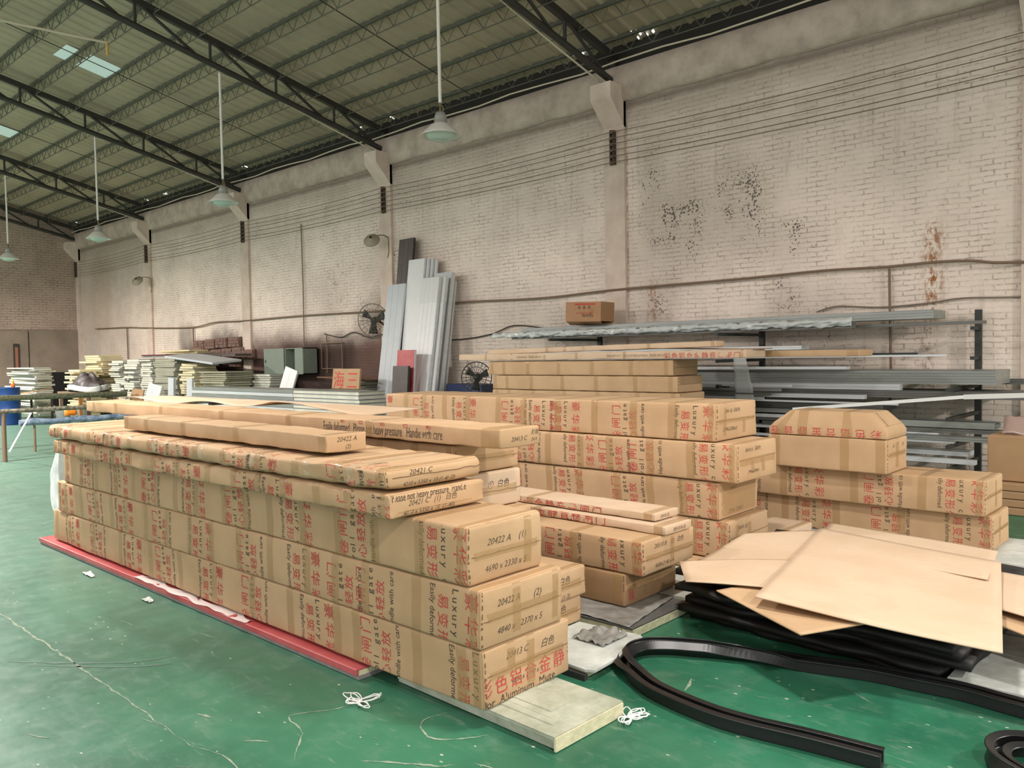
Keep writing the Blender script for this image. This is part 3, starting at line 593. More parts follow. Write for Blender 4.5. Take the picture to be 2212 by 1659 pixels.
b.prints(-2.72, dvU=.03, uo=.45, per=.98); b.prints(-2.75, face='top', faded=True, dvD=-.42, dvU=-.42, uo=.45, per=.98); b.seam(.06); hw(b, [('20421 C', .045, .13, .062), ('4210 x 5350 x 10 (1-4) (2)', .034, .09, .012)]); b.done(); 
def cleartape(b, xs, wd=.05):
    for x in xs: b.strip(x, wd, 'clear_tape', M_tapec)
cleartape(b, [-.25, -.6, -1.1, -1.7, -2.3, -2.9, -3.5, -3.9])
b = LBox('cardboard_box', 'slim cardboard box marked 20422A (2), on top at the left of the near stack', -5.83, -3.37, 2.30, .24, 1.075, .092, seed=6, amp=.008, crum=.01, r=.008, tapes=[-.04, -.9, -1.55, -2.1, -2.42])
hw(b, [('20422 A', .042, .05, .05), ('(2)', .036, .10, .012)])
b.done()
b = LBox('cardboard_box', 'long slim cardboard box printed Please not heavy pressure, atop the near stack', -8.1, -2.72, 2.86, .30, 1.085, .10, seed=7, amp=.008, crum=.012, r=.008, tapes=[-.04, -.1, -1.05, -1.9, -2.8, -3.8, -4.7, -5.2])
b.ink('front', text_polys('Easily deformed   Please not heavy pressure   Handle with care', .082, -.42, .022, 0, sx=.52, anchor='r'), 2)
for i, u in enumerate((-.55, -.75, -.95, -1.15, -1.33)): b.ink('front', text_polys('彩色铝合'[i % 4], .05, u, .078), 1)
hw(b, [('20413 C', .040, .07, .028), ('封板', .036, .22, .055), ('24 0', .03, .22, .02)]); b.done()
a = MB()
a.grid(lambda u, v: (-8.1 + u * 3.9, 3.14 + v * .5, 1.195 + .02 * math.sin(u * 17) * (1 - v) + .05 * max(0, 1 - abs(u - .72) * 7) * (1 - v)), 60, 6)
tag(solidify(a.build('cardboard_sheet', M_card2, fix=False), .006), 'thin buckled cardboard sheet lying behind the long box on top of the near stack', 'cardboard')
# flap edge lines on A7 top: lifted lid flap
# second row behind the near stack
BX = [(-6.8, -2.76, 2.94, .60, .055, .15, 'lower of two boxes marked white behind the near stack', '白色'), (-6.8, -2.74, 2.92, .64, .208, .165, 'upper of two low boxes behind the near stack end', '白色'),
      (-7.0, -3.0, 2.93, .56, .376, .15, 'cardboard box in the row behind the near stack, third up', ''), (-7.0, -3.02, 2.93, .5, .53, .17, 'cardboard box in the row behind the near stack, fourth up', ''),
      (-7.1, -3.10, 2.93, .50, .704, .20, 'cardboard box marked (1) and white behind the flat boxes of the near stack', '①  白色'), (-7.1, -3.12, 2.92, .52, .908, .165, 'topmost cardboard box behind the near stack, carrying the long slim box', '')]
for i, (x0, x1, y0, wd, z, h, lb, t) in enumerate(BX):
    b = LBox('cardboard_box', lb, x0, x1, y0, wd, z, h, seed=11 + i, amp=.008, mats=CARD_P if i == 4 else INK); b.seam(h * .45)
    if t: b.line('end', t, .05, wd - .24 if i != 4 else .22, h * .55)
    if i == 1: b.line('end', '(1-3)', .036, .42, .01)
    b.endtape([(0, wd, h * .35, h * .6)]); b.done()
# ------------------------------------------------------------------ middle low stack
b = LBox('cardboard_box', 'shaded cardboard box at the bottom of the low middle stack, sideways print', -5.9, -2.68, 3.85, .57, .065, .195, seed=21, mats=CARD_SHADE, tapes=[-.05, -.24, -.7, -1.3])  # darker board colour paints in the shade of the box overhanging it
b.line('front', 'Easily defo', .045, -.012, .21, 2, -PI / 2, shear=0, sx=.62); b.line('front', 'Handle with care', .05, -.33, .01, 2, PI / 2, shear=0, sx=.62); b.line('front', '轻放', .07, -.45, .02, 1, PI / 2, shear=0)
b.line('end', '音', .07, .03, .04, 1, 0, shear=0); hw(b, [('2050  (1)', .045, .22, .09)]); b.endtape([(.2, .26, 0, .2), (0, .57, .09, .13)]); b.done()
b = LBox('cardboard_box', 'cardboard box marked 20510B (2) white, middle of the low stack', -5.9, -2.56, 3.85, .58, .263, .205, seed=22, amp=.009, tapes=[-.04, -.5, -1.0, -1.6, -2.2])
b.prints(-2.62, dvD=.06, dvU=.03, uo=.63); b.seam(.09); hw(b, [('20510 B    (2)   白色', .045, .12, .14), ('4680x2140 x 4', .04, .12, .025)]); b.endtape([(0, .56, .08, .115), (.3, .34, 0, .2)]); b.done()
b = LBox('cardboard_box', 'thin cardboard box with cut-off red print, lower of two on the low stack', -5.6, -2.53, 4.06, .29, .47, .056, seed=23, crum=.008, r=.008, tapes=[-.05, -1.0, -1.9], mats=CARD_P)
b.ink('front', text_polys('豪华彩色铝合金静音卷闸门', .085, -.42, .012, 0, pitch=.098, anchor='r'), 1); b.ink('front', text_polys('Luxury color Aluminum Mute roll gate', .055, -.42, -.022, 0, sx=1.05, anchor='r'), 2); hw(b, [('20510 B (2)', .035, .07, .012)]); b.done()
b = LBox('cardboard_box', 'thin cardboard box with tops of red print, upper of two on the low stack', -5.6, -2.64, 4.12, .27, .53, .05, seed=24, crum=.008, r=.007, tapes=[-.05, -1.0, -1.9], mats=CARD_P)
b.ink('front', text_polys('豪华彩色铝合金静音卷闸门', .085, -.38, -.028, 0, pitch=.098, anchor='r'), 1); hw(b, [('20510 (2)', .03, .05, .012)]); b.done()
# ------------------------------------------------------------------ middle tall stack
a = LBox('cardboard_box', 'thin cardboard slab flat under the tall middle stack', -5.8, -2.55, 4.86, .62, .065, .062, seed=30, crum=.006, r=.008); a.done()
b = LBox('cardboard_box', 'cardboard box marked 2250x2280x5, lowest big one in the tall middle stack', -6.0, -2.60, 4.96, .60, .132, .262, seed=31, mats=INK)
b.prints(-2.68, dvD=.04, dvU=.0, uo=.75); b.seam(.14); hw(b, [('20510  (2)', .04, .12, .185), ('2250x2280x5', .045, .13, .06)]); b.endtape([(.1, .15, .14, .26), (.28, .33, .12, .26)]); b.done()
b = LBox('cardboard_box', 'brown cardboard box third from the top of the tall middle stack, flared end', -6.1, -2.66, 4.95, .58, .398, .262, seed=32, amp=.012, mats=INK)
b.prints(-2.74, dvD=.03, dvU=.0, uo=.77); hw(b, [('2050(2)', .04, .14, .19), ('2250x 2280x5', .045, .12, .03)]); b.endtape([(0, .58, .02, .24)]); b.done()
b = LBox('cardboard_box', 'wrinkled cardboard box marked 20510 (1), second from the top of the tall stack', -6.2, -2.52, 4.93, .60, .665, .262, seed=33, amp=.01)
b.prints(-2.62, dvD=.05, dvU=.05, uo=.73); b.prints(-3.62, n=1, dvD=-3, dvU=0, uo=0); b.seam(.15); hw(b, [('20510 (1)   深灰色', .038, .10, .20), ('2990x2280x5', .036, .14, .05)]); b.endtape([(0, .6, .11, .16), (.2, .25, 0, .14), (.36, .41, 0, .14)]); b.done()
b = LBox('cardboard_box', 'big cardboard box marked 2990x2280x5, topmost of the tall middle stack', -6.25, -2.69, 4.96, .62, .932, .262, seed=34, amp=.012)
b.prints(-2.78, dvD=.0, dvU=.0); b.prints(-4.15, n=1, dvD=0, dvU=3); b.seam(.14); hw(b, [('2050  (2)  深灰色', .038, .12, .19), ('2990x2280x5', .045, .10, .06)]); b.endtape([(0, .62, .12, .15), (.12, .16, 0, .26), (.4, .44, 0, .13)]); b.done()
b = LBox('cardboard_box', 'low cardboard box poking out behind the foot of the tall middle stack', -4.6, -2.55, 5.72, .52, .065, .13, seed=35, r=.012, mats=CARD_P); hw(b, [('20510', .05, .12, .05), ('白色', .045, .33, .05)]); b.endtape([(0, .05, 0, .12)]); b.done()
# ------------------------------------------------------------------ right stack
b = LBox('cardboard_box', 'long cardboard box at the bottom of the right stack, resting on white panels', -4.9, -1.37, 6.58, .52, .065, .262, seed=41, tapes=[-.03, -.62, -1.12, -1.55, -2.2, -2.8])
b.prints(-1.45, dvD=.025, dvU=.01, uo=.73); b.seam(.13); b.endtape([(0, .52, .12, .15), (.2, .25, 0, .26)]); b.done()
b = LBox('cardboard_box', 'long cardboard box second from the bottom of the right stack, lid slightly open', -4.9, -1.40, 6.50, .52, .330, .262, seed=42, tapes=[-.03, -.42, -.92, -1.5, -2.1, -2.8])
b.prints(-1.48, dvD=.05, dvU=.04, uo=.73); b.seam(.13); b.endtape([(0, .52, .12, .15), (.28, .33, 0, .26)])
b.ink('top', [[(-1.0, .33), (-.35, .33), (-.35, .345), (-1.0, .35)]], 6); b.ink('top', [[(-1.75, .33), (-1.1, .33), (-1.1, .345), (-1.75, .35)]], 6); b.done()
b = LBox('cardboard_box', 'plain unprinted cardboard box in the right stack under the chamfered one', -2.98, -2.03, 6.38, .47, .595, .262, seed=43, tapes=[-.05, -.32, -.88], tapew=.07)
b.seam(.14); b.endtape([(0, .47, .12, .16), (.2, .27, 0, .26)]); hw(b, [('X1', .04, .12, .19), ('封', .04, .33, .19)]); b.done()
# chamfered top box
b = LBox('cardboard_box', 'short cardboard box with sloping ends and upside-down print, atop the right stack', -2.97, -2.03, 6.38, .47, .86, .20, seed=44, r=.01, amp=.004, tapes=[-.3, -.66, -.84], tapew=.08, mats=INK)
b.ink('front', text_polys('彩色铝合金静音卷', .085, -.04, .062, PI, pitch=.115), 1); b.ink('end', text_polys('20510', .04, .1, .09, PI / 2, shear=.3), 3); b.endtape([(.02, .45, .02, .1)])
b.done()
for o in [b.bodyobj] + b.tapes_o:
    for v in o.data.vertices:
        x, y, z = v.co; k = max(0, (z - .07) / .13)
        if x > -.35: v.co.x = x - k * .13 * max(0, (x + .35) / .35)
        if x < -.7: v.co.x = x + k * .17 * min(1, (-.7 - x) / .24)
        v.co.y = y + (.05 * k if y < .2 else -.06 * k if y > .3 else 0)
# ------------------------------------------------------------------ back stack by the rack
Y = 8.3
for i, (z, h, x0, x1, lb) in enumerate([(.065, .20, -8.0, -4.95, 'hidden cardboard box at the floor under the back stack'), (.27, .20, -8.0, -4.96, 'cardboard box second from the floor in the back stack'), (.475, .20, -8.0, -4.98, 'cardboard box third from the floor in the back stack'), (.68, .19, -8.0, -4.97, 'cardboard box fourth from the floor in the back stack'),
        (.875, .19, -8.03, -4.96, 'plain cardboard box just behind the top of the tall middle stack'), (1.07, .195, -8.02, -4.99, 'plain taped cardboard box, lower of the two plain ones in the back stack'), (1.27, .195, -8.1, -5.05, 'plain taped cardboard box, upper of the two plain ones in the back stack')]):
    b = LBox('cardboard_box', lb, x0, x1, Y, .58, z, h, seed=51 + i, tapes=[-.1, -.6, -1.2, -1.75, -2.3, -2.75, -2.98], mats=INK); b.seam(h * .5); b.done()
b = LBox('cardboard_box', 'very long thin cardboard box printed Easily deformed, on the back stack', -8.65, -4.1, 8.24, .5, 1.475, .095, seed=58, amp=.012, crum=.01, r=.01, tapes=[-.05, -1.6, -2.35, -2.9, -3.5, -4.0], tapew=.04, mats=CARD_P)
b.ink('front', text_polys('Easily deformed   Please not heavy pressure   Handle with care', .055, -2.95, .03, 0, sx=.62, anchor='r'), 5); b.ink('front', text_polys('Easily deformed   Please not heavy pressure   Handle with care', .055, -1.0, .03, 0, sx=.62, anchor='r'), 5)
b.ink('front', text_polys('彩色铝合金静音卷闸门', .085, -.05, .0, 0, pitch=.098, anchor='r'), 1); b.done()
b = LBox('cardboard_box', 'thin plain cardboard box sticking out to the right of the back stack', -5.6, -3.09, 8.46, .42, 1.50, .075, seed=59, crum=.006, r=.008, tapes=[-.04, -.1, -1.0], mats=INK)
b.done(); b.root.location.y = 8.82; b.root.location.z = 1.475
b = LBox('cardboard_box', 'thin cardboard box with shiny tape bands, topmost on the back stack', -8.11, -4.49, 8.3, .2, 1.605, .07, seed=60, amp=.01, crum=.008, r=.012, tapes=[-.04, -.9, -1.9, -2.2, -2.5], tapew=.05, mats=CARD_P)
b.done(); b.root.rotation_euler = (0, -.012, 0); cleartape(b, [-1.9, -2.1, -2.45, -2.65])
a = MB(); a.grid(lambda u, v: (-6.2 + u * 2.15, 8.4 + v * .4, 1.583 + .012 * math.sin(u * 5)), 16, 4); tag(solidify(a.build('cardboard_sheet', M_card3, fix=False), .012, 1), 'brown cardboard sheet sandwiched between the two thinnest boxes of the back stack', 'cardboard')

#@@FLOORITEMS
# ------------------------------------------------------------------ panels on the floor
M_foam = mat('cream_foam', lin(214, 208, 172), .9, noise_amt=.2, scale=20, bump=.4)
M_redp = mat('red_panel_face', lin(170, 58, 62), .45, col2=lin(186, 92, 92), scale=2.5)
M_grskin = mat('grey_panel_backing', lin(150, 140, 138), .7, noise_amt=.3, scale=10)
M_wpan = mat('white_panel', lin(206, 210, 204), .5, col2=lin(168, 172, 164), scale=6, bump=.2)
M_marb = mat('dirty_white_panel', lin(190, 192, 174), .5, col2=lin(146, 150, 130), scale=5, bump=.25)
M_film = mat('clear_film', lin(235, 240, 240), .12, alpha=.55, bump=.7, bscale=14)
M_greyfilm = mat('grey_plastic_film', lin(150, 148, 142), .35, bump=.8, bscale=14, col2=lin(112, 110, 104))
r = thing('garage_panel', 'long red faced foam panel on the floor under the left of the near stack', 'panel', (-3.14, 2.29, 0))
a = MB(); a.box(-4.5, 0, 0, .50, .002, .022); a.build('panel_back', M_grskin, r)
a = MB(); a.box(-4.49, -.002, .006, .49, .022, .046); a.build('foam_core', M_foam, r)
a = MB(); a.box(-4.5, -.004, -.006, .50, .046, .054); a.box(-4.5, -.006, -.010, .002, .022, .054); bevel(a.build('panel_face', M_redp, r), .004)
a = MB(); rnd = random.Random(5)
def strip_film(u, v): return (-1.05 - u * 1.5, -.012 + v * (.05 + .05 * math.sin(u * 9) ** 2) - .03 * noise.noise(Vector((u * 9, 0, 3))), .058 + .01 * noise.noise(Vector((u * 12, v * 2, 0))))
a.grid(strip_film, 40, 3); a.build('peeled_film', mat('peeled_white_film', lin(214, 200, 196), .6), r, fix=False)
# supports beneath right part of near stack
r = thing('garage_panel', 'dirty white embossed panel poking out from under the near end of the near stack', 'panel', (-1.98, 2.36, 0), math.radians(-1.5))
a = MB()
for k in range(4): a.box(-1.0, -.002 * k, .006 * (3 - k), .44, .004 + k * .0145, .0155 + k * .0145)
a.build('panel_edge', M_marb, r)
a = MB(); a.box(-1.01, 0, .0, .444, .060, .0625); a.box(-.75, -.07, .07, .374, .0625, .066); a.box(-.72, -.11, .11, .334, .066, .0675); a.box(-.70, -.15, .15, .294, .0675, .0715); a.build('panel_face', M_marb, r)
a = MB(); a.box(-.004, .006, .0, .44, .004, .058); a.build('foam_core', M_foam, r)
for (x, y, t) in [(-4.2, 2.84, 'flat grey panel hidden under the back of the near stack'), ]:
    a = MB(); a.box(-7.4, -3.05, 2.83, 3.5, .0, .05); tag(a.build('floor_panel', M_wpan), t, 'panel')
r = thing('garage_panel', 'broken white panel with jagged edge on the floor right of the near stack', 'panel', (-2.36, 3.0, 0))
a = MB(); a.prism([(-.42, .02), (.04, -.005), (.085, .02), (.05, .50), (-.02, .56), (-.40, .52)], .04, .052, axis='z'); a.build('panel_face', M_wpan, r)
a = MB(); a.prism([(-.40, .03), (.03, .01), (.03, .48), (-.38, .50)], .004, .04, axis='z'); a.build('foam_core', M_foam, r)
a = MB(); a.box(-.25, .05, -.02, .005, .0, .03); a.build('panel_rail', mat('black_rail', lin(46, 44, 42), .6), r)
a = MB(); a.grid(lambda u, v: (-2.62 + u * .2, 3.28 + v * .22, .058 + .05 * abs(noise.noise(Vector((u * 4, v * 4, 7))))), 12, 12)
tag(solidify(a.build('plastic_film_scrap', M_greyfilm, fix=False), .002), 'crumpled grey plastic scrap beside the end of the near stack', 'plastic scrap')
r = thing('garage_panel', 'grey panel with cream foam edge under the low middle stack', 'panel', (-2.46, 3.60, 0))
a = MB(); a.box(-3.4, 0, 0, .62, .046, .056); a.build('panel_face', mat('dark_grey_face', lin(96, 96, 92), .6, noise_amt=.3, scale=6), r)
a = MB(); a.box(-3.4, .004, .004, .62, .004, .046); a.build('foam_core', M_foam, r)
a = MB(); a.grid(lambda u, v: (-.62 + u * .60 - .10 * v, .02 + v * .62 - .02 * u, .0605 + .012 * abs(noise.noise(Vector((u * 5, v * 5, 2))))), 24, 24)
o = solidify(a.build('wrapping_film', M_greyfilm, r, fix=False), .002)
# white panels under the tall stack and right stack
for (x0, x1, y0, y1, t) in [(-5.9, -2.38, 4.25, 4.84, 'long white panel on the floor in front of the tall middle stack'), (-5.9, -2.30, 4.86, 5.62, 'white panel carrying the tall middle stack'), (-5.9, -.75, 5.66, 6.30, 'long white panel between the tall middle stack and the right stack'), (-5.9, -.55, 6.32, 7.2, 'white panel carrying the right stack'), (-1.0, .45, 3.95, 4.75, 'white floor panel at the right edge, nearest the black rubber seal'), (-.98, .45, 4.78, 5.62, 'white floor panel at the right edge behind the cardboard sheets'), (-8.1, -4.9, 8.1, 8.95, 'hidden panel carrying the back stack')]:
    r = thing('garage_panel', t, 'panel', (x1, y0, 0), 0, 'white panels on the floor')
    a = MB(); n_ = max(2, int((y1 - y0) / .14)); w_ = (y1 - y0) / n_
    for k in range(n_): a.box(x0 - x1, 0, k * w_ + .003, (k + 1) * w_ - .003, .05, .062)
    a.build('panel_face', M_wpan, r); a = MB(); a.box(x0 - x1, -.004, .003, y1 - y0 - .003, .002, .05); a.build('foam_core', M_foam, r)
# pile of black sheets and loose cardboard
M_black = mat('black_plastic', lin(22, 22, 21), .6, noise_amt=.3, bump=.5, bscale=12)
rnd = random.Random(12)
for k in range(7):
    x0, x1 = -2.42 + rnd.uniform(-.06, .10), -.92 + rnd.uniform(-.12, .03); y0 = 4.06 + rnd.uniform(-.05, .10); z = .004 + k * .042
    a = MB()
    def sh(u, v, x0=x0, x1=x1, y0=y0, z=z, k=k): return (x0 + (x1 - x0) * u + .04 * noise.noise(Vector((v * 6, k, 0))), y0 + 1.35 * v + .05 * noise.noise(Vector((u * 7, k, 5))) - .1 * u, z + .003 * noise.noise(Vector((u * 3, v * 3, k))))
    if k >= 1: pass
    a.grid(sh, 26, 16)
    tag(solidify(a.build('black_sheet', M_black, fix=False), .034, 1), 'black crumpled plastic sheet in the pile under the loose cardboard, ' + ['bottom one', 'second from the floor', 'third from the floor', 'middle one', 'third from the top', 'second from the top', 'top one'][k], 'sheet', 'black sheets under the cardboard')
def csheet(label, cs, z, seed, m=M_card2, bend=.015, droop=None, t=.007):
    c = [Vector((x, y, zz)) for x, y, zz in cs]; a = MB()
    def fn(u, v):
        p = c[0].lerp(c[1], u).lerp(c[3].lerp(c[2], u), v); n_ = noise.noise(Vector((p.x * 1.2, p.y * 1.2, seed))) * bend
        return (p.x, p.y, p.z + n_)
    a.grid(fn, 24, 24)
    r = solidify(a.build('cardboard_sheet', m, fix=False), t); return tag(r, label, 'cardboard')
csheet('large flat pale cardboard sheet on top of the pile at the right', [(-1.75, 3.60, .362), (-.74, 3.74, .300), (-1.02, 5.10, .352), (-2.14, 5.36, .352)], 0, 1, bend=.02)
csheet('cardboard sheet with a bent edge sticking out left of the pile', [(-2.20, 3.72, .335), (-1.3, 4.1, .325), (-1.5, 4.9, .325), (-2.44, 4.06, .335)], 0, 2)
csheet('cardboard sheet with one corner pointing at the camera, under the big sheet', [(-1.45, 3.42, .300), (-1.15, 3.95, .312), (-1.7, 4.55, .315), (-2.02, 3.72, .322)], 0, 3, M_card)
csheet('cardboard sheet sloping up behind the low middle stack', [(-2.38, 4.15, .325), (-1.5, 4.6, .337), (-1.9, 5.5, .337), (-2.5, 5.0, .325)], 0, 4)
csheet('cardboard sheet showing along the far edge of the big sheet', [(-2.0, 4.9, .343), (-1.0, 4.7, .343), (-1.10, 5.42, .343), (-2.16, 5.60, .343)], 0, 5)
csheet('cardboard sheet sticking out at the right edge of the photo', [(-1.1, 4.4, .315), (-.1, 4.3, .21), (0.0, 5.2, .21), (-1.05, 5.05, .315)], 0, 6)
csheet('narrow cardboard offcut at the right edge, lying lower', [(-1.0, 4.3, .27), (.1, 3.95, .15), (.15, 4.3, .15), (-1.0, 4.75, .27)], 0, 7, M_card)
# rubber seal
M_rub = mat('black_rubber', lin(26, 26, 27), .38, spec=.5, noise_amt=.2, scale=8, bump=.15, bscale=8)
def sweep(pts, prof, name, label, tw=None):
    P2 = [Vector(p) for p in pts]; out = []
    for i in range(len(P2) - 1):
        p0, p1, p2, p3 = P2[max(i - 1, 0)], P2[i], P2[i + 1], P2[min(i + 2, len(P2) - 1)]
        for j in range(8):
            t = j / 8; out.append((.5 * ((2 * p1) + (p2 - p0) * t + (2 * p0 - 5 * p1 + 4 * p2 - p3) * t * t + (3 * p1 - p0 - 3 * p2 + p3) * t ** 3), (i + t) / (len(P2) - 1)))
    out.append((P2[-1], 1)); a = MB(); v = []; n_ = len(prof)
    for i, (p, s) in enumerate(out):
        d = (out[min(i + 1, len(out) - 1)][0] - out[max(i - 1, 0)][0]); d.z = 0; d.normalize(); nn = Vector((-d.y, d.x, 0)); ro = tw(s) if tw else 0
        zmin = min(x * math.sin(ro) + z * math.cos(ro) for x, z in prof)
        for x, z in prof:
            X = x * math.cos(ro) - z * math.sin(ro); Z = x * math.sin(ro) + z * math.cos(ro) - zmin
            v.append(Vector((p.x, p.y, .002 + Z + p.z)) + nn * X)
    a.add(v, [(i * n_ + k, i * n_ + (k + 1) % n_, (i + 1) * n_ + (k + 1) % n_, (i + 1) * n_ + k) for i in range(len(out) - 1) for k in range(n_)] + [tuple(range(n_))[::-1], tuple(range(len(v) - n_, len(v)))], 0)
    o = a.build(name, M_rub); bevel(o, .003, 2); return tag(o, label, 'rubber seal')
CH = [(-.028, 0), (-.028, .052), (-.046, .056), (-.046, .062), (-.012, .062), (-.016, .052), (-.016, .014), (.016, .014), (.016, .052), (.012, .062), (.046, .062), (.046, .056), (.028, .052), (.028, 0)]
sweep([(-.99, 3.06, 0), (-1.25, 3.03, 0), (-1.49, 2.99, 0), (-1.67, 2.985, 0), (-1.93, 3.03, 0), (-2.08, 3.10, 0), (-2.20, 3.19, 0), (-2.27, 3.31, 0), (-2.26, 3.42, 0), (-2.18, 3.50, 0), (-2.07, 3.56, 0), (-1.93, 3.63, 0), (-1.75, 3.72, 0), (-1.56, 3.78, 0), (-1.30, 3.86, 0), (-1.10, 3.88, 0), (-.92, 3.90, 0), (-.72, 3.88, 0), (-.3, 3.86, 0), (.2, 3.85, 0)], CH, 'rubber_seal', 'long black rubber seal bent into a hook on the green floor',
      lambda s: .0 if s < .28 else (-.9 * min(1, (s - .28) / .08) if s < .55 else (-.9 + .9 * min(1, (s - .55) / .12))))
sweep([(-.30, 3.42, 0), (-.42, 3.50, 0), (-.56, 3.53, 0), (-.66, 3.49, 0), (-.70, 3.40, 0), (-.67, 3.30, 0), (-.56, 3.22, 0), (-.40, 3.16, 0)], CH, 'rubber_seal', 'short black rubber seal curled at the bottom right corner', lambda s: -.3)
def string(x, y, n, label, seed, sc=1):
    rnd = random.Random(seed); a = MB()
    for k in range(n):
        ang = rnd.uniform(0, 2 * PI); L = rnd.uniform(.05, .10) * sc; w_ = rnd.uniform(.012, .025) * sc; pts = []
        for j in range(13):
            t = j / 12 * 2 * PI; px = (1 - math.cos(t)) / 2 * L; py = math.sin(t) * w_; pts.append((x + px * math.cos(ang) - py * math.sin(ang), y + px * math.sin(ang) + py * math.cos(ang), .006 + .014 * math.sin(t / 2) * rnd.uniform(.6, 1.2)))
        a.tube(pts, .0028, 5)
    return tag(a.build('string_bundle', mat('white_string', lin(226, 226, 222), .8)), label, 'string')
string(-1.93, 2.79, 9, 'small tangle of white string touching the black rubber seal', 1); string(-2.93, 2.14, 8, 'loose white string on the floor at the right end of the red panel', 2, 1.1)
for i, (x, y, L, t) in enumerate([(-6.3, 2.16, .18, 'shred of white film on the floor by the far part of the red panel'), (-5.3, 2.17, .12, 'small shred of white film on the floor by the middle of the red panel')]):
    a = MB(); a.grid(lambda u, v: (x + u * L, y + v * .06 * (1 - u * .5) - .01, .006 + .02 * abs(noise.noise(Vector((u * 6, v * 5, i))))), 10, 5); tag(a.build('film_scrap', M_wpan, fix=False), t, 'plastic scrap')
# bag hanging from the left end of the near stack
a = MB()
def bag(u, v):
    t = u * PI; bulge = (.42 + .14 * math.sin(v * PI)) * math.sin(t) * (.35 + .65 * math.sin(min(1, v * 1.15) * PI * .85)); z = .86 - v * .76
    n_ = noise.noise(Vector((u * 4, v * 5, 3))) * .05
    return (-7.33 - bulge - n_ * .6 - .02, 2.36 + (1 - math.cos(t)) / 2 * .34 + n_ * .5, z + n_ * .3)
a.grid(bag, 26, 26); tag(solidify(a.build('plastic_bag', M_film, fix=False), .001), 'clear plastic bag bulging from the left end of the near stack', 'plastic bag')

#@@RACK
# ------------------------------------------------------------------ wall rack with metal profiles
M_rackp = mat('black_rack_steel', lin(44, 46, 42), .6); M_prof = mat('grey_aluminium', lin(150, 154, 148), .38, metal=.35, noise_amt=.25, scale=3, stretch=(.3, 3, 3)); M_prof2 = mat('bright_aluminium', lin(212, 216, 216), .3, metal=.25, noise_amt=.15, scale=4, stretch=(.3, 4, 4)); M_prof3 = mat('dull_grey_profile', lin(104, 104, 98), .5, metal=.3, noise_amt=.2, scale=3, stretch=(.3, 3, 3))
for x, t, top in ((-2.42, 'black steel rack upright with stub arms at the right, against the long wall', 2.0), (-5.15, 'black steel rack upright in the middle, behind the metal profiles', 2.0), (-8.0, 'black steel rack upright hidden at the left of the profile rack', 1.95)):
    r = thing('rack_upright', t, 'rack post', (x, 10.86, 0), 0, 'uprights of the wall rack')
    a = MB(); a.box(-.035, .035, -.03, .03, 0, top); a.build('post', M_rackp, r)
    for z in (1.80, 1.45, 1.12, .80, .50, .25):
        a = MB(); ln = .30 if (x > -3 and z > 1.4) else 1.32; a.box(-.02, .02, -ln, -.03, z - .045, z - .005); a.build('arm', M_rackp, r)
def chan(w_, h, t=.006, k=0):
    if k == 0: return [(0, 0), (0, h), (w_ * .25, h), (w_ * .25, h - t), (t, h - t), (t, t), (w_ - t, t), (w_ - t, h - t), (w_ * .75, h - t), (w_ * .75, h), (w_, h), (w_, 0)]
    if k == 1 and h > .045:
        n_ = max(2, round(h / .032)); L_ = []
        for i in range(n_): a_ = h * i / n_; L_ += [(0, a_), (0, a_ + h / n_ * .55), (.007, a_ + h / n_ * .62), (.007, a_ + h / n_ * .93)]
        return L_ + [(0, h), (w_, h), (w_, 0)]
    if k == 1: return [(0, 0), (0, h * .3), (.006, h * .33), (.006, h * .62), (0, h * .65), (0, h), (w_, h), (w_, 0)]
    return [(0, 0), (0, h), (w_, h), (w_, 0)]
def prof_(x0, x1, y, z, w_, h, k, m, label, tilt=0, ry=0):
    o = thing('metal_profile', label, 'metal profile', (x0, y, z), 0, 'metal profiles on the wall rack'); o.rotation_euler = (0, ry, tilt)
    a = MB(); a.prism(chan(w_, h, k=k), 0, x1 - x0); a.build('profile_body', m, o); 
    return o
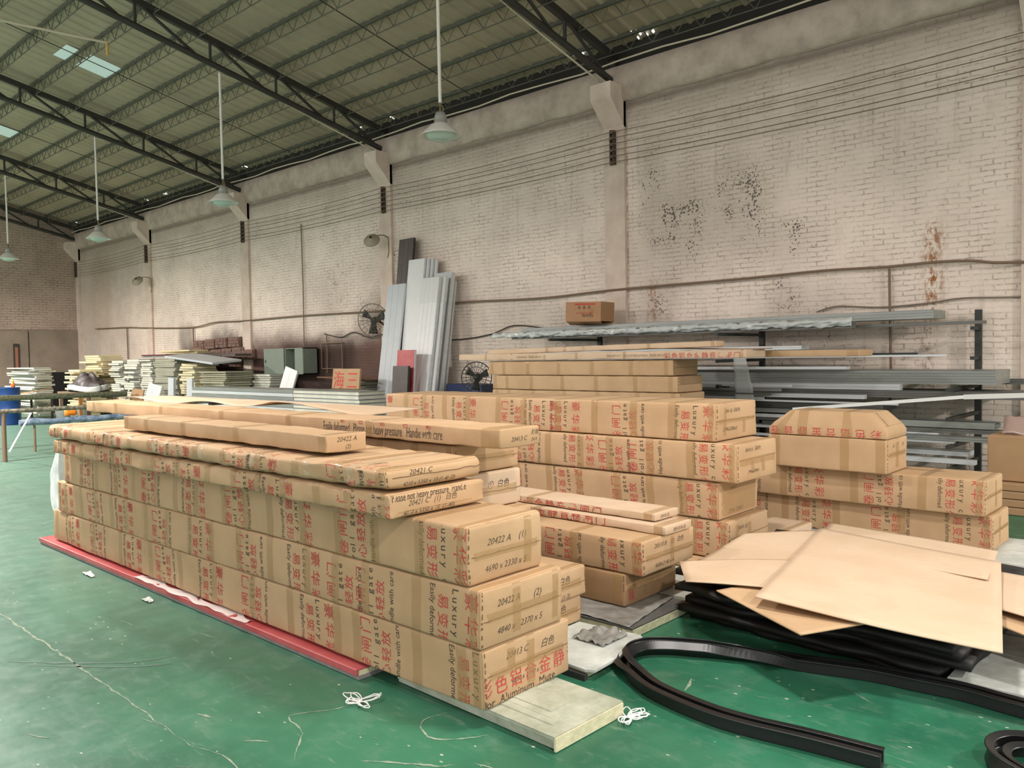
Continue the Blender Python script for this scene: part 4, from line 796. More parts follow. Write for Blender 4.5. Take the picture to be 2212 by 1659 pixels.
# name, x0,x1,y,z,w,h,kind,material,label,tilt,ry
PR = [(-9.2, -2.75, 10.25, 1.90, .5, .10, 1, M_prof, 'wide grey profile bundle in film, topmost on the rack', 0, 0), (-8.9, -2.18, 10.02, 1.81, .12, .035, 2, M_prof3, 'flat grey bar reaching past the right upright on the top arms', 0, 0), (-9.0, -3.5, 9.78, 1.805, .1, .08, 1, M_prof3, 'second grey bar lying in front on the top arms', 0, 0),
      (-7.2, -4.85, 9.80, 1.83, .05, .03, 2, mat('yellowish_bar', lin(170, 168, 128), .6), 'pale yellowish bar on the top arms left of the middle', 0, 0),
      (-8.6, -4.2, 9.95, 1.56, .25, .05, 1, M_prof2, 'bright profile in crinkled film above the thin cardboard boxes', 0, 0), (-8.4, -3.45, 9.95, 1.49, .28, .065, 1, M_prof, 'grey profile with open right end, level with the thin cardboard boxes', 0, 0), (-8.0, -2.95, 10.3, 1.47, .06, .03, 2, M_rackp, 'dark thin bar beside the bright one on the second arms', 0, 0), (-8.0, -2.55, 10.0, 1.455, .06, .022, 2, M_prof2, 'light thin bar reaching far right on the second arms', 0, 0),
      (-8.0, -3.6, 9.85, 1.31, .12, .035, 2, M_prof2, 'bright flat bar over the main profile bundle', 0, 0), (-8.6, -2.05, 9.95, 1.14, .7, .155, 1, M_prof, 'deep grey profile bundle with ribbed side, biggest on the rack', 0, 0), (-8.6, -1.92, 10.67, 1.12, .15, .06, 1, M_prof3, 'grey profile ending just past the biggest bundle', 0, 0),
      (-8.5, -3.0, 9.86, 1.07, .10, .07, 1, M_prof2, 'bright profile under the biggest bundle', 0, 0), (-8.2, -1.75, 9.82, .985, .55, .085, 1, M_prof3, 'long dull profile reaching the right edge of the photo', 0, 0), (-8.2, -3.35, 9.72, .965, .09, .05, 1, M_prof2, 'bright narrow profile in front of the long dull one', 0, 0), (-8.2, -2.95, 9.62, .93, .04, .022, 2, M_prof2, 'thin bright rod sloping gently under the long dull profile', 0, .004),
      (-8.2, -3.2, 9.9, .82, .5, .075, 1, M_prof3, 'dark grey profile with hollow end, middle height', 0, 0), (-8.2, -3.25, 9.84, .76, .5, .055, 1, M_prof, 'grey profile under the dark hollow one', 0, 0), (-8.2, -3.3, 9.80, .70, .4, .04, 2, M_prof2, 'bright flat profile lowest of the middle bundle', 0, 0),
      (-4.9, -2.05, 9.9, .655, .3, .07, 0, M_prof, 'open grey channel with its end showing near the right upright', 0, 0), (-4.7, -2.0, 9.9, .60, .2, .045, 1, M_prof3, 'dull profile under the open channel', 0, 0),
      (-8.2, -2.6, 9.86, .56, .30, .035, 2, M_prof2, 'bright flat bar behind the chamfered box', 0, 0), (-3.2, -1.6, 9.7, .53, .15, .05, 1, M_prof, 'short grey profile reaching the right edge, low on the rack', 0, 0), (-3.6, -2.4, 9.72, .50, .08, .04, 2, M_prof2, 'short light bar in front, low on the rack', 0, 0), (-6.8, -2.95, 9.66, .475, .06, .03, 2, M_prof2, 'thin light rod behind the chamfered box, just below the bar', 0, 0),
      (-6.8, -2.3, 9.9, .345, .25, .05, 1, M_prof2, 'light profile low behind the plain box of the right stack', 0, 0), (-6.8, -3.0, 9.75, .29, .12, .08, 1, M_prof, 'grey profile end low behind the plain box', 0, 0), (-3.9, -2.2, 9.75, .275, .09, .05, 2, M_prof2, 'white bar low on the rack by the right stack', 0, 0), (-5, -3.0, 9.72, .20, .1, .05, 1, M_prof, 'small grey profile end second from the floor', 0, 0), (-5, -2.7, 9.70, .13, .1, .04, 1, M_prof3, 'short dull profile close to the floor', 0, 0),
      (-6, -2.25, 9.2, .003, .1, .03, 2, M_prof2, 'bright flat bar on the floor under the rack', 0, 0), (-6, -2.5, 9.05, .003, .1, .04, 1, M_prof2, 'light profile on the floor in front of the rack', 0, 0)]
for p in PR: prof_(*p)
for k in range(7):
    prof_(-8.3 + .1 * k, -4.2 - .12 * k, 9.62 - .035 * (k % 3), 1.10 - .055 * k, .06, .03, 1 if k % 2 else 2, [M_prof2, M_prof, M_prof3][k % 3], 'slim bright rail on the left half of the rack, %s' % ['first from the top', 'second from the top', 'third from the top', 'fourth from the top', 'fifth from the top', 'sixth from the top', 'lowest of them'][k])
# film draped over the top profiles
a = MB()
def film(u, v):
    x = -9.4 + u * 5.9; n_ = noise.noise(Vector((x * 3, v * 3, 1))); q = [(9.74, 1.83), (9.72, 1.86), (9.73, 1.90), (9.76, 1.92), (9.86, 1.925)]; i = min(3, int(v * 4)); t = v * 4 - i
    n3 = noise.noise(Vector((x * 11, v * 6, 4))); return (x, q[i][0] + (q[i + 1][0] - q[i][0]) * t + n_ * .03 + n3 * .03, q[i][1] + (q[i + 1][1] - q[i][1]) * t + n_ * .02 + n3 * .025)
a.grid(film, 200, 8); tag(solidify(a.build('film_wrap', mat('crinkled_film', lin(206, 212, 208), .15, alpha=.62, bump=.9, bscale=12), fix=False), .001), 'crinkled clear film draped over the profiles on top of the rack', 'plastic film')
r = thing('plastic_strip', 'long white plastic strip leaning up to the right across the rack', 'strip'); a = MB(); a.obox((-3.62, 8.35, .92), (-2.24, 9.45, 1.03), .02, .035); a.obox((-2.24, 9.45, 1.03), (-1.35, 9.5, 1.075), .02, .05); a.build('strip_body', mat('white_plastic_strip', lin(205, 205, 200), .4), r)
# hanging film on the rack front
a = MB(); a.grid(lambda u, v: (-5.02 + .16 * v + u * .18 * (1 + .5 * v) + .03 * noise.noise(Vector((u * 3, v * 4, 0))), 9.74 - .25 * v, 1.47 - v * .62), 8, 20)
tag(solidify(a.build('film_strip', mat('hanging_film', lin(210, 214, 212), .12, alpha=.4, bump=.6, bscale=10), fix=False), .001), 'loose clear film hanging down in front of the rack left of the chamfered box', 'plastic film')
# carton on top of the rack
r = thing('carton', 'cardboard carton lying upside down on top of the rack, tilted', 'box', (-7.73, 10.05, 2.012), math.radians(6))
a = MB(); a.box(-.32, .32, 0, .42, .05, .35, 0)
def rect(u0, u1, v0, v1): return [[(u0, v0), (u1, v0), (u1, v1), (u0, v1)]]
def flatink(mb, polys, y, mi):
    for p in polys: mb.add([(q[0], y, q[1]) for q in p], [tuple(range(len(p)))], mi)
flatink(a, rect(-.15, .22, .30, .325), -.002, 1); flatink(a, text_polys('轻拿放', .06, .14, .285, PI, pitch=.09), -.002, 2); flatink(a, text_polys('WOOD LIGHT', .045, .16, .19, PI), -.002, 1); flatink(a, text_polys('YIJIAMEI', .075, .19, .165, PI, sx=.8), -.002, 2)
for v_ in range(8): pass
a.build('carton_body', [mat('carton_board', lin(168, 128, 92), .8, noise_amt=.12), M_red, M_blk], r, fix=False)
a = MB(); a.grid(lambda u, v: (-.32 + .64 * u + (.02 - .04 * u) * v, .0 + .11 * v, .05 - .06 * v), 1, 3); a.grid(lambda u, v: (-.32 + .64 * u, .42 - .11 * v, .05 - .06 * v), 1, 3); solidify(a.build('lid_flap', M_card3, r, fix=False), .005)
a = MB(); a.lathe([(.026, 0), (.02, .0)], 20, (.16, -.003, .20), axis='y'); a.build('round_mark', M_red, r, fix=False); r.rotation_euler = (0, math.radians(2), math.radians(6))
# right side cardboard items behind the right stack
r = thing('carton', 'plain cardboard carton at the right edge behind the right stack', 'box', (-1.62, 8.6, .30)); a = MB(); a.box(-.22, .6, 0, .5, 0, .42); bevel(a.build('carton_body', M_card3, r), .01)
for k in range(4):
    r = thing('cardboard_box', 'flat cardboard box in the low pile at the right edge, %s' % ['on the floor', 'second up', 'third up', 'under the carton'][k], 'box', (-1.6 + .02 * k, 8.5, .002 + .074 * k)); a = MB(); a.box(-.3, 1.0, 0, .7, 0, .070); bevel(a.build('box_body', M_card3, r), .01)
a = MB(); a.grid(lambda u, v: (-1.75 + u * .6, 8.75 + .15 * math.sin(v * 3), .724 + .16 * math.sin(v * PI) + .03 * noise.noise(Vector((u * 4, v * 4, 0)))), 14, 14); tag(solidify(a.build('plastic_wrap', mat('cloudy_wrap', lin(170, 146, 134), .2, alpha=.7, bump=.8, bscale=10), fix=False), .002), 'cloudy plastic wrapping on the carton at the right edge', 'plastic film')

#@@LEANING
# ------------------------------------------------------------------ panels leaning on the long wall
M_lwhite = mat('white_door_section', lin(214, 214, 212), .4, noise_amt=.06, scale=3); M_lgrey = mat('light_grey_section', lin(186, 190, 192), .45, noise_amt=.08, scale=3); M_ldark = mat('dark_brown_section', lin(84, 74, 70), .45, noise_amt=.25, scale=4); M_cfilm = mat('shiny_wrap', lin(235, 235, 230), .1, alpha=.22, bump=.5, bscale=10)
def lean(x, wd, L, yf, ytop, m, label, lx=0, th=.045, core=True, film=False, grooves=3, name='door_section'):
    """panel standing at y=yf on the floor, leaning back to ytop, shifted sideways by lx at the top"""
    r = thing(name, label, 'door panel', (x, yf, 0)); dy = ytop - yf; up = Vector((lx, dy, math.sqrt(max(.01, L * L - dy * dy - lx * lx)))).normalized(); side = Vector((1, 0, 0)); nrm = side.cross(up).normalized() * 1
    if nrm.y > 0: nrm = -nrm
    side = (side - up * side.dot(up)).normalized()
    a = MB()
    def bx(mb, u0, u1, v0, v1, w0, w1):
        vs_ = [side * u + up * v + nrm * w_ for w_ in (w0, w1) for v in (v0, v1) for u in (u0, u1)]
        mb.add([q + Vector((0, 0, .02)) for q in vs_], [(0, 2, 3, 1), (4, 5, 7, 6), (0, 1, 5, 4), (2, 6, 7, 3), (0, 4, 6, 2), (1, 3, 7, 5)])
    g_ = grooves + 1; gw = wd / g_
    for k in range(g_): bx(a, k * gw + .0035, (k + 1) * gw - .0035, 0, L, th / 2, th / 2 + .004)
    bx(a, .002, wd - .002, 0, L, -th / 2, th / 2 + .0015); a.build('panel_face', m, r)
    if core: a = MB(); bx(a, wd - .002, wd + .008, .0, L - .002, -th / 2 + .004, th / 2 - .002); a.build('side_rail', M_prof2 if m is not M_ldark else M_rackp, r)
    if film: a = MB(); bx(a, -.005, wd + .012, L - .5, L + .006, -th / 2 - .004, th / 2 + .008); a.build('film_wrap', M_cfilm, r)
    return r
def leanpos(x, z): return None
# dark panel
lean(-13.07, .46, 3.98, 10.36, 10.84, M_ldark, 'tall dark brown panel leaning on the wall, tallest of the leaning ones', grooves=2)
lean(-13.13, .55, 3.04, 10.08, 10.56, M_lgrey, 'light grey panel leaning at the far left of the leaning group', grooves=2)
for k in range(4): lean(-12.57 + .055 * k, .48, 3.50 - .01 * k, 10.20 + .058 * k, 10.66 + .058 * k, M_lwhite, 'wide white panel in the taller leaning group, %s' % ['front one', 'second one', 'third one', 'rear one'][k], grooves=0)
for k in range(2): lean(-11.92 + .09 * k, .48, 3.08, 9.96 + .09 * k, 10.46 + .09 * k, M_lwhite, 'white panel with taped clear wrap round its top, %s' % ['front one of two', 'rear one of two'][k], grooves=3, film=True, th=.07)
lean(-11.83, .47, 3.18, 10.22, 10.72, M_lgrey, 'grey wrapped panel behind the film-wrapped white ones', film=True, th=.09)
lean(-11.62, .18, 3.02, 10.40, 10.86, M_lwhite, 'narrow white panel, rightmost of the leaning group', th=.05, grooves=0)
lean(-12.10, .50, 1.66, 9.80, 9.93, M_redp, 'short red panel standing before the white leaning panels', grooves=0); lean(-12.05, .45, 1.36, 9.66, 9.77, M_ldark, 'short dark panel with printed squares standing before the red one', grooves=0)
# folding stand in front
r = thing('folding_stand', 'thin steel folding stand before the leaning panels', 'stand', (-11.6, 8.9, 0)); a = MB(); a.tube([(-.3, 0, .98), (.15, 0, .98)], .012, 6); a.tube([(-.1, 0, .98), (.25, 0, .02)], .012, 6); a.tube([(-.05, 0, .98), (-.3, 0, .02)], .012, 6); a.build('stand_frame', M_steel, r)

# fans
def fan(name, label, loc, R_, rot, m, stand=None):
    r = thing(name, label, 'fan', loc, rot=rot)
    a = MB()
    for k in range(22):
        t = 2 * PI * k / 22; pts = [(math.cos(t) * R_ * q, -.06 * (1 - q * q) - .02, math.sin(t) * R_ * q) for q in (.12, .4, .7, .92, 1)]; a.tube(pts, .0035, 4); a.tube([(x, -y * .9, z) for x, y, z in pts], .0035, 4)
    for q in (.35, .68, 1):
        pts = [(math.cos(2 * PI * k / 28) * R_ * q, -.06 * (1 - q * q) - .02, math.sin(2 * PI * k / 28) * R_ * q) for k in range(29)]; a.tube(pts, .005 if q < 1 else .009, 4)
    a.build('wire_guard', m, r)
    a = MB()
    for k in range(3):
        t = 2 * PI * k / 3 + .4
        def bl(u, v, t=t): rr = .05 + u * (R_ * .8 - .05); w_ = (v - .5) * (.06 + .12 * u) * R_ / .33; return (math.cos(t) * rr - math.sin(t) * w_, (v - .5) * .06, math.sin(t) * rr + math.cos(t) * w_)
        a.grid(bl, 6, 4)
    solidify(a.build('fan_blades', M_steel, r, fix=False), .003)
    a = MB(); a.lathe([(.001, -.05), (.05, -.045), (.06, 0), (.07, .06), (.06, .2), (.001, .22)], 16, axis='y'); a.build('fan_motor', M_steel, r)
    return r
M_fang = mat('fan_wire', lin(110, 102, 88), .5)
r = fan('wall_fan', 'dusty wall fan left of the leaning panels', (-13.52, 10.45, 2.32), .35, (.15, 0, .45), M_fang); a = MB(); a.tube([(0, .2, 0), (.03, .34, -.12), (.06, .5, -.15)], .025, 8); a.build('wall_bracket', M_steel, r)
r = fan('standing_fan', 'black standing fan right of the leaning panels', (-9.95, 9.9, 1.17), .27, (0, 0, .55), M_steel); a = MB(); a.tube([(0, .1, -.04), (0, .1, -1.12)], .018, 8); a.build('fan_pole', M_steel, r); a = MB(); a.lathe([(.001, -1.165), (.24, -1.165), (.22, -1.14), (.03, -1.11), (.001, -1.11)], 24, (0, .1, 0)); a.build('fan_base', M_steel, r)
r = thing('wall_lamp', 'dusty round wall lamp on a bent arm, above and left of the leaning panels', 'lamp', (-13.58, 10.94, 4.08)); 
a = MB(); a.tube([(0, 0, .0), (0, -.12, .05), (-.05, -.25, .04), (-.10, -.32, 0)], .012, 6); a.build('lamp_arm', M_fang, r)
a = MB(); a.lathe([(.03, .10), (.06, .07), (.16, .01), (.175, 0), (.15, 0), (.001, .0)], 24); o = a.build('lamp_shade', mat('dusty_lamp', lin(150, 140, 118), .6), r); o.location = (-.06, -.40, -.08); o.rotation_euler = (.75, .75, 0)
a = MB(); a.tube([(0, -.01, -.02), (.01, -.01, -.3), (-.04, -.01, -.42)], .008, 5); a.build('lamp_cord', M_cab, r)
dup(r, (-25.25, 10.94, 4.10), label='small dusty wall lamp on a bent arm, high on the wall at the left')

# ------------------------------------------------------------------ electrics and things along the far wall
M_cabg = mat('cabinet_grey_green', lin(122, 132, 118), .5, noise_amt=.1); M_dark = mat('dark_inside', lin(40, 40, 38), .8)
r = thing('electrical_cabinet', 'grey-green electrical cabinet with its door open, on the far wall', 'cabinet', (-17.1, 10.54, 1.18))
a = MB(); a.box(0, .78, .38, .40, 0, .62); a.box(0, .02, 0, .4, 0, .62); a.box(.42, .44, 0, .4, 0, .62); a.box(.76, .78, 0, .4, 0, .62); a.box(0, .78, 0, .4, 0, .02); a.box(0, .78, 0, .4, .60, .62); a.box(.44, .76, -.005, .01, .01, .61); a.build('cabinet_body', M_cabg, r)
a = MB(); a.box(-.92, -.02, -.02, .0, 0, .62); o = a.build('door', M_cabg, r); a = MB(); a.tube([(-.84, -.03, .28), (-.84, -.03, .34)], .012, 6); a.build('door_handle', M_steel, o)
for k in range(2):
    a = MB(); a.box(.12, .38, .26, .36, .16 + .22 * k, .26 + .22 * k); a.build('breaker', M_white, r)
a = MB(); rnd = random.Random(2)
for k in range(8): x = .1 + .04 * k; a.tube([(x, .3, .16), (x + rnd.uniform(-.05, .05), .27, .1), (x + rnd.uniform(-.05, .05), .3, .03)], .007, 5)
a.build('wiring', M_dark, r)
r = thing('wall_frame', 'thin square metal frame fixed on the stained wall right of the cabinet', 'frame', (-15.95, 10.95, 1.30)); a = MB()
for p, q in (((-.22, 0, 0), (.6, 0, 0)), ((-.22, 0, .60), (.6, 0, .60)), ((-.22, 0, 0), (-.22, 0, .6)), ((.6, 0, 0), (.6, 0, .6))): a.obox(p, q, .02, .02)
a.build('frame_bars', M_cab, r)
M_skin = mat('grey_sheet_skin', lin(150, 154, 152), .45, noise_amt=.15, scale=4); M_foamy = mat('yellow_foam', lin(222, 208, 164), .9, noise_amt=.15, scale=6, bump=.4); M_foamw = mat('white_foam', lin(208, 206, 188), .9, noise_amt=.2, scale=6, bump=.4); M_foamg = mat('khaki_foam', lin(162, 160, 134), .85, noise_amt=.2, scale=6); M_mar = mat('maroon_skin', lin(110, 44, 44), .5)
OW = ['lowest', 'second', 'third', 'fourth', 'fifth', 'sixth', 'seventh', 'eighth', 'ninth', 'tenth', 'eleventh', 'twelfth', 'thirteenth', 'fourteenth', 'fifteenth', 'sixteenth', 'seventeenth', 'eighteenth', 'nineteenth', 'twentieth'] + ['twenty-' + q for q in ('first', 'second', 'third', 'fourth', 'fifth', 'sixth', 'seventh', 'eighth', 'ninth')] + ['thirtieth', 'thirty-first', 'thirty-second', 'thirty-third']
def sheetpile(x0, x1, y0, y1, ztop_, th, seed, label, group, mats=(M_foamy, M_skin), jit=.10, z0=.0, name='foam_panel', cat='panel', tilt=.02, skin=True):
    rnd = random.Random(seed); z = z0 + .006; n_ = 0; made = []
    while z + th < ztop_:
        h = th * rnd.uniform(.75, 1.2); dx = rnd.uniform(-jit, jit); dy = rnd.uniform(-jit, jit); sh_ = rnd.uniform(0, jit * 1.2)
        a = MB(); L, D = (x1 - x0 - sh_), (y1 - y0)
        a.box(-L / 2, L / 2, -D / 2, D / 2, .006, h - .006, 0)
        if skin: a.box(-L / 2 - .004, L / 2 + .004, -D / 2 - .004, D / 2 + .004, h - .006, h - .001, 1); a.box(-L / 2 - .004, L / 2 + .004, -D / 2 - .004, D / 2 + .004, .001, .006, 1)
        o = a.build(name, list(mats)); o.location = ((x0 + x1) / 2 + dx, (y0 + y1) / 2 + dy, z); o.rotation_euler = (0, 0, rnd.uniform(-tilt, tilt) * 3)
        tag(o, label, cat, group); z += h + .001; n_ += 1; made.append(o)
    N_ = len(made)
    for i, o in enumerate(made): o['label'] = label + ', ' + ('topmost' if i == N_ - 1 else 'lowest' if i == 0 else OW[i] + ' up' if i < N_ / 2 else OW[N_ - 1 - i] + ' from top')
    return z
sheetpile(-28.7, -26.3, 7.9, 8.35, 1.47, .055, 1, 'grey-skinned foam sheet in the pile by the end wall', 'sheets in the far left pile', (M_foamw, M_skin), .12)
sheetpile(-25.6, -24.65, 8.55, 9.15, 1.38, .06, 2, 'cream foam sheet in the low yellowish pile', 'sheets in the low yellowish pile', (M_foamy, M_foamy), .14, skin=False)
z = sheetpile(-26.5, -25.2, 9.35, 10.0, 1.80, .06, 3, 'cream foam sheet in the tallest yellowish pile', 'sheets in the tallest yellowish pile', (M_foamy, M_foamy), .12, skin=False)
for k in range(2): sheetpile(-24.6 + k * 1.0, -23.75 + k * .95, 9.4, 10.3, 1.62 + .03 * k, .065, 4 + k, 'white foam block in the %s column of the ragged pile' % ['left', 'middle'][k], 'blocks in the ragged white pile, %s column' % ['left', 'middle'][k], (M_foamw, M_skin), .09)
sheetpile(-22.55, -21.85, 9.4, 10.3, 1.62, .06, 6, 'white foam block in the right column of the ragged pile', 'blocks in the ragged white pile, right column', (M_foamw, M_skin), .06)
sheetpile(-21.65, -20.38, 9.4, 10.3, 1.62, .05, 7, 'grey-green sheet in the neat pile right of the ragged one', 'sheets in the neat grey pile', (M_foamg, M_skin), .03)
a = MB(); a.box(-22.5, -21.0, 9.4, 10.2, 1.69, 1.72); tag(a.build('panel_offcut', M_mar), 'maroon panel lying on top of the neat grey pile', 'panel')
a = MB(); a.box(-22.6, -20.4, 9.45, 10.3, 1.635, 1.69); tag(a.build('panel_offcut', M_skin), 'grey panel just under the maroon one on the neat grey pile', 'panel')
sheetpile(-20.15, -19.35, 9.4, 10.0, 1.52, .065, 8, 'cream foam sheet under the slanting grey panel, left half', 'sheets under the slanting grey panel, left half', (M_foamy, M_skin), .06)
sheetpile(-19.10, -17.9, 9.4, 10.1, 1.30, .055, 9, 'khaki sheet under the slanting grey panel, right half', 'sheets under the slanting grey panel, right half', (M_foamg, M_foamg), .05, skin=False)
a = MB(); a.box(-1.1, 1.0, -.4, .4, 0, .05); o = a.build('panel_offcut', M_lgrey); o.location = (-19.3, 9.6, 1.56); o.rotation_euler = (.08, .09, .1); tag(o, 'slanting light grey panel on top of the pile in front of the stone-pattern plaques', 'panel')
a = MB(); a.box(-1.2, .9, -.2, .25, 0, .05); o = a.build('panel_offcut', M_ldark); o.location = (-19.7, 10.38, 1.66); tag(o, 'dark brown panel behind the slanting grey panel', 'panel'); o.rotation_euler = (0, .02, 0)
sheetpile(-23.5, -21.5, 10.35, 10.9, 1.86, .055, 10, 'yellow foam strip on the small heap at the wall', 'strips on the small yellow heap', (M_foamy, M_foamy), .08, z0=1.62, skin=False)
sheetpile(-23.6, -21.4, 10.3, 10.9, 1.63, .12, 11, 'thick foam block behind the ragged pile', 'thick foam blocks at the wall', (M_foamw, M_foamw), .03, skin=False)
sheetpile(-18.3, -17.2, 10.2, 10.85, 1.22, .06, 12, 'pale sheet in the small pile left of the cabinet', 'sheets left of the cabinet', (M_foamw, M_skin), .04)
sheetpile(-14.4, -13.35, 10.1, 10.8, 1.12, .055, 13, 'pale sheet in the pile behind the red-marked cardboard', 'sheets behind the red-marked cardboard', (M_foamg, M_skin), .06)
a = MB(); a.box(-.9, .9, -.35, .35, 0, .02); o = a.build('board', mat('weathered_board', lin(120, 88, 66), .8)); o.location = (-14.15, 10.4, 1.10); o.rotation_euler = (.0, .03, 0); tag(o, 'thin weathered brown board on the pile left of the leaning panels', 'board')
# long neat grey sheets
for k in range(8):
    r = thing('door_panel_sheet', 'long grey panel in the neat flat stack before the far wall, %s' % ['lowest', 'second up', 'third up', 'fourth up', 'fourth from the top', 'third from the top', 'second from the top', 'topmost'][k], 'panel', (-12.75 + .012 * (k % 3), 8.0, .46 + k * .066), 0, 'long grey panels in the neat stack')
    a = MB(); a.box(-3.9, 1.95, 0, .55, 0, .008); a.box(-3.9, 1.95, 0, .55, .052, .060); a.box(-3.9, -.0, -.003, .0, .0, .060); a.build('panel_skin', M_prof if k % 2 else M_prof2, r)
    a = MB(); a.box(-.0, 1.945, .004, .546, .008, .052); a.box(-3.88, 0, .006, .545, .008, .052); a.build('foam_core', M_foamw, r)
r = thing('trestle', 'low trestle carrying the long grey panels', 'trestle', (-13.5, 8.05, 0)); a = MB()
for x in (-2.4, -.5, 1.8): a.box(x - .04, x + .04, 0, .5, .40, .455); a.box(x - .04, x + .04, .02, .08, 0, .40); a.box(x - .04, x + .04, .42, .48, 0, .40)
a.build('trestle_frame', M_cab, r)
a = MB(); a.box(-.45, .45, -.02, .02, 0, .40); r = thing('cardboard_sign', 'cardboard piece with hand-painted red Chinese characters', 'sign', (-13.37, 9.6, .93), rot=(-.12, 0, 0)); a.build('sign_board', M_card, r)
a = MB(); flatink(a, text_polys('海三', .38, -.42, .03, 0, pitch=.45), -.024, 0); a.build('painted_characters', mat('red_paint', lin(196, 50, 40), .6), r, fix=False)
r = thing('crate', 'low crate carrying the red-marked cardboard', 'crate', (-13.37, 9.6, 0)); a = MB(); a.box(-.5, .5, -.25, .25, 0, .92); bevel(a.build('crate_body', M_foamg, r), .01)
lean(-16.3, .52, .98, 9.75, 9.95, M_lwhite, 'small white panel standing below the cabinet', lx=.22, grooves=1).location.z = .425
r = thing('crate', 'low block carrying the small white panel below the cabinet', 'crate', (-16.0, 9.8, 0)); a = MB(); a.box(-.5, .6, -.3, .4, 0, .40); a.build('crate_body', M_dark, r)
# stone pattern plaques on the wall
M_stone = mat('reddish_stone_plaque', lin(132, 104, 92), .85, noise_amt=.35, scale=12, bump=.8, bscale=18)
PQ = [(-22.5, 1.85), (-21.85, 1.87), (-21.2, 1.89), (-20.5, 1.90), (-20.9, 1.60), (-20.3, 1.62), (-21.5, 1.58), (-19.8, 1.55), (-20.5, 1.36), (-22.4, 1.58)]
PN = ['top left', 'top row second', 'top row third', 'top right', 'middle row third', 'middle row fourth', 'middle row second', 'at the right end of the middle row', 'lowest', 'at the left of the middle row']
for (x, z), t in zip(PQ, PN):
    r = thing('stone_plaque', 'reddish stone-pattern plaque on the far wall, %s' % t, 'plaque', (x, 10.94, z), 0, 'stone-pattern plaques'); a = MB(); rnd = random.Random(int(-x * 10))
    for i in range(3):
        xx = 0
        while xx < .55: wd = rnd.uniform(.12, .3); a.box(xx, min(.58, xx + wd) - .012, -.03 - rnd.uniform(0, .02), 0, i * .083, i * .083 + .075); xx += wd
    a.box(-.01, .59, -.012, .04, -.01, .26); a.build('plaque_body', M_stone, r)
# U frame, boards
r = thing('u_frame', 'light grey U-shaped frame standing before the neat grey pile', 'frame', (-19.3, 8.95, .0), rot=(-.04, 0, 0)); a = MB(); a.box(-.62, -.32, -.03, .03, 0, 1.12); a.box(.38, .66, -.03, .03, 0, 1.12); a.box(-.62, .66, -.03, .03, 0, .45); bevel(a.build('frame_panel', M_lgrey, r), .008)
lean(-21.15, .80, 1.0, 8.75, 9.0, M_lgrey, 'light grey panel propped against the ragged white pile', lx=.1, grooves=0)
lean(-22.15, .75, .82, 8.8, 9.0, M_card3, 'brown board propped left of the grey panel at the ragged white pile', lx=.02, grooves=0, core=False, th=.02)
# blue drum and bottle
M_blue = mat('blue_drum_paint', lin(30, 66, 128), .4, noise_amt=.15)
r = thing('drum', 'blue steel drum at the left edge', 'drum', (-23.17, 6.32, 0)); a = MB(); a.lathe([(.001, .0), (.285, 0), (.29, .02), (.285, .3), (.297, .31), (.285, .32), (.285, .6), (.297, .61), (.285, .62), (.285, .92), (.295, .93), (.285, .94), (.27, .925), (.001, .925)], 32); a.build('drum_body', M_blue, r)
a = MB(); a.box(-.12, .14, -.292, -.28, .50, .66); a.build('drum_label', M_wpan, r)
r = thing('bottle', 'small orange and yellow bottle on the blue drum', 'bottle', (-23.15, 6.45, .93)); a = MB(); a.lathe([(.001, 0), (.045, 0), (.045, .10), (.02, .14), (.001, .14)], 14); a.build('bottle_body', mat('orange_plastic', lin(226, 120, 40), .35), r); a = MB(); a.lathe([(.02, .14), (.03, .15), (.02, .2), (.001, .2)], 12); a.build('bottle_cap', mat('yellow_cap', lin(230, 200, 90), .4), r)
r = thing('board', 'slanting tan board just right of the blue drum', 'board', (-24.8, 7.2, .72), rot=(.1, -.12, .5)); a = MB(); a.box(-.6, .6, -.35, .35, 0, .02); a.build('board_body', M_card3, r)
r = thing('work_table', 'low dark work table behind the blue drum', 'table', (-25.0, 7.2, 0)); a = MB(); a.box(-.9, .9, -.5, .5, .60, .64); a.build('table_top', M_steel, r)
for sx_, sy_ in ((-.85, -.45), (.85, -.45), (-.85, .45), (.85, .45)): a = MB(); a.box(sx_ - .025, sx_ + .025, sy_ - .025, sy_ + .025, 0, .60); a.build('leg', M_steel, r)
# paint-splattered pipe stands
M_spl = mat('splattered_pipe', lin(150, 142, 124), .7, col2=lin(70, 66, 52), scale=24, bump=.5); M_splg = mat('greenish_splattered_pipe', lin(110, 110, 86), .7, col2=lin(62, 64, 44), scale=24, bump=.5)
r = thing('pipe_stand', 'long paint-splattered pipe on posts, nearer of the two at the left', 'pipe stand', (-14.43, 3.87, 0))
a = MB(); a.tube([(0, -2.2, .80), (0, 1.6, .79), (0, 3.55, .77)], .036, 10); a.build('pipe', M_spl, r)
a = MB(); a.tube([(0, 0, .0), (0, 0, .77)], .034, 8); a.build('leg', M_cab, r); a = MB(); a.tube([(0, 3.45, .0), (0, 3.45, .75)], .034, 8); a.build('leg', M_cab, r)
a = MB(); a.box(-.06, .06, 3.40, 3.75, .70, .79); a.build('end_clamp', M_dark, r)
r = thing('pipe_stand', 'greenish paint-splattered pipe, farther of the two at the left', 'pipe stand', (-17.3, 6.0, 0)); a = MB(); a.tube([(0, -3.5, .91), (0, .9, .88)], .055, 10); a.build('pipe', M_splg, r); a = MB(); a.obox((0, 0, 0), (0, 0, .83), .06, .06); a.build('leg', mat('orange_wood', lin(150, 96, 44), .7), r); a = MB(); a.obox((0, -3.3, 0), (0, -3.3, .86), .06, .06); a.build('leg', M_cab, r)
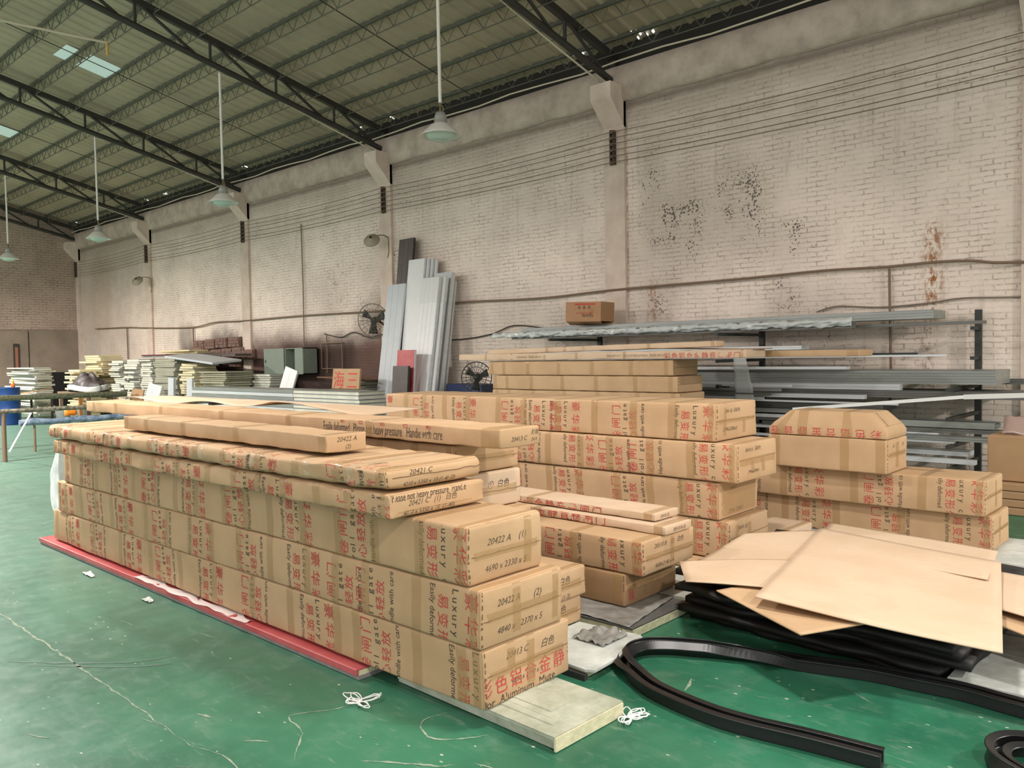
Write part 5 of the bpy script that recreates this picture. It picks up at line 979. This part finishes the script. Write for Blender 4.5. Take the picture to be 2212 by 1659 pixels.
r = thing('crossbar', 'blue film-wrapped bar lying behind the nearer splattered pipe', 'bar', (-15.6, 5.0, 0)); a = MB(); a.tube([(0, -.58 + .25 * k, .52 + .012 * math.sin(k * 2.2)) for k in range(10)], [.055 + .01 * math.sin(k * 1.7) for k in range(10)], 10); a.build('wrapped_bar', mat('blue_wrapped_bar', lin(58, 82, 116), .25, col2=lin(150, 166, 180), scale=7, bump=.6, bscale=20), r)
a = MB(); a.tube([(0, -.35, 0), (0, -.35, .48)], .02, 6); a.build('leg', M_cab, r); a = MB(); a.tube([(0, 1.4, 0), (0, 1.4, .48)], .02, 6); a.build('leg', M_cab, r)
r = thing('bottle', 'orange plastic jug lying on the blue wrapped bar', 'bottle', (-15.6, 5.24, .648)); a = MB(); a.lathe([(.001, -.10), (.05, -.095), (.062, -.06), (.05, 0), (.062, .05), (.045, .095), (.001, .1)], 16, axis='y'); a.build('jug_body', mat('orange_jug', lin(230, 130, 34), .3), r)
r = thing('stick', 'white stick leaning from the floor to the blue bar at the left', 'stick'); a = MB(); a.obox((-14.75, 4.02, .12), (-15.3, 4.52, .70), .03, .012); a.build('stick_body', M_lwhite, r)
# sack on a bench, buckets
r = thing('sack', 'black and white sack heaped on a bench before the yellowish piles', 'sack', (-22.6, 8.05, .80)); a = MB()
def sack(u, v): t = u * 2 * PI; ph = v * PI / 2; rr = 1 + .22 * noise.noise(Vector((math.cos(t) * 2, math.sin(t) * 2, v * 3))); return (.72 * rr * math.cos(t) * math.cos(ph), .35 * rr * math.sin(t) * math.cos(ph), .42 * rr * math.sin(ph))
a.grid(sack, 28, 12); a.build('sack_body', mat('dark_sack', lin(46, 46, 52), .5, col2=lin(84, 72, 66), scale=5, bump=.6, bscale=6), r, fix=False)
a = MB(); a.grid(lambda u, v: (.82 * math.cos(u * 2 * PI) * (1 + .06 * math.sin(u * 21)), .42 * math.sin(u * 2 * PI), -.0 + .14 * v + .03 * math.sin(u * 19)), 40, 4); solidify(a.build('sack_rim', M_wpan, r, fix=False), .02)
r = thing('bench', 'brown bench carrying the sack', 'bench', (-22.6, 8.05, 0)); a = MB(); a.box(-1.1, 1.0, -.4, .4, .70, .77); a.build('bench_top', M_cab, r)
for sx_ in (-1.0, .9):
    for sy_ in (-.35, .35): a = MB(); a.box(sx_ - .04, sx_ + .04, sy_ - .04, sy_ + .04, 0, .70); a.build('leg', M_cab, r)
for x, t in ((-22.55, 'left one'), (-21.5, 'right one')):
    r = thing('bucket', 'white bucket under the bench with the sack, %s' % t, 'bucket', (x, 7.40, 0), 0, 'white buckets'); a = MB(); a.lathe([(.001, 0), (.15, 0), (.19, .4), (.20, .41), (.18, .41), (.14, .02), (.001, .02)], 20); a.build('bucket_body', M_wpan, r)
# blue crate by the standing fan
r = thing('crate', 'dark blue crate between the leaning panels and the standing fan', 'crate', (-10.9, 10.42, 0)); a = MB(); a.box(-.4, .55, 0, .5, 0, 1.02); bevel(a.build('crate_body', mat('navy_paint', lin(36, 48, 86), .5), r), .01)
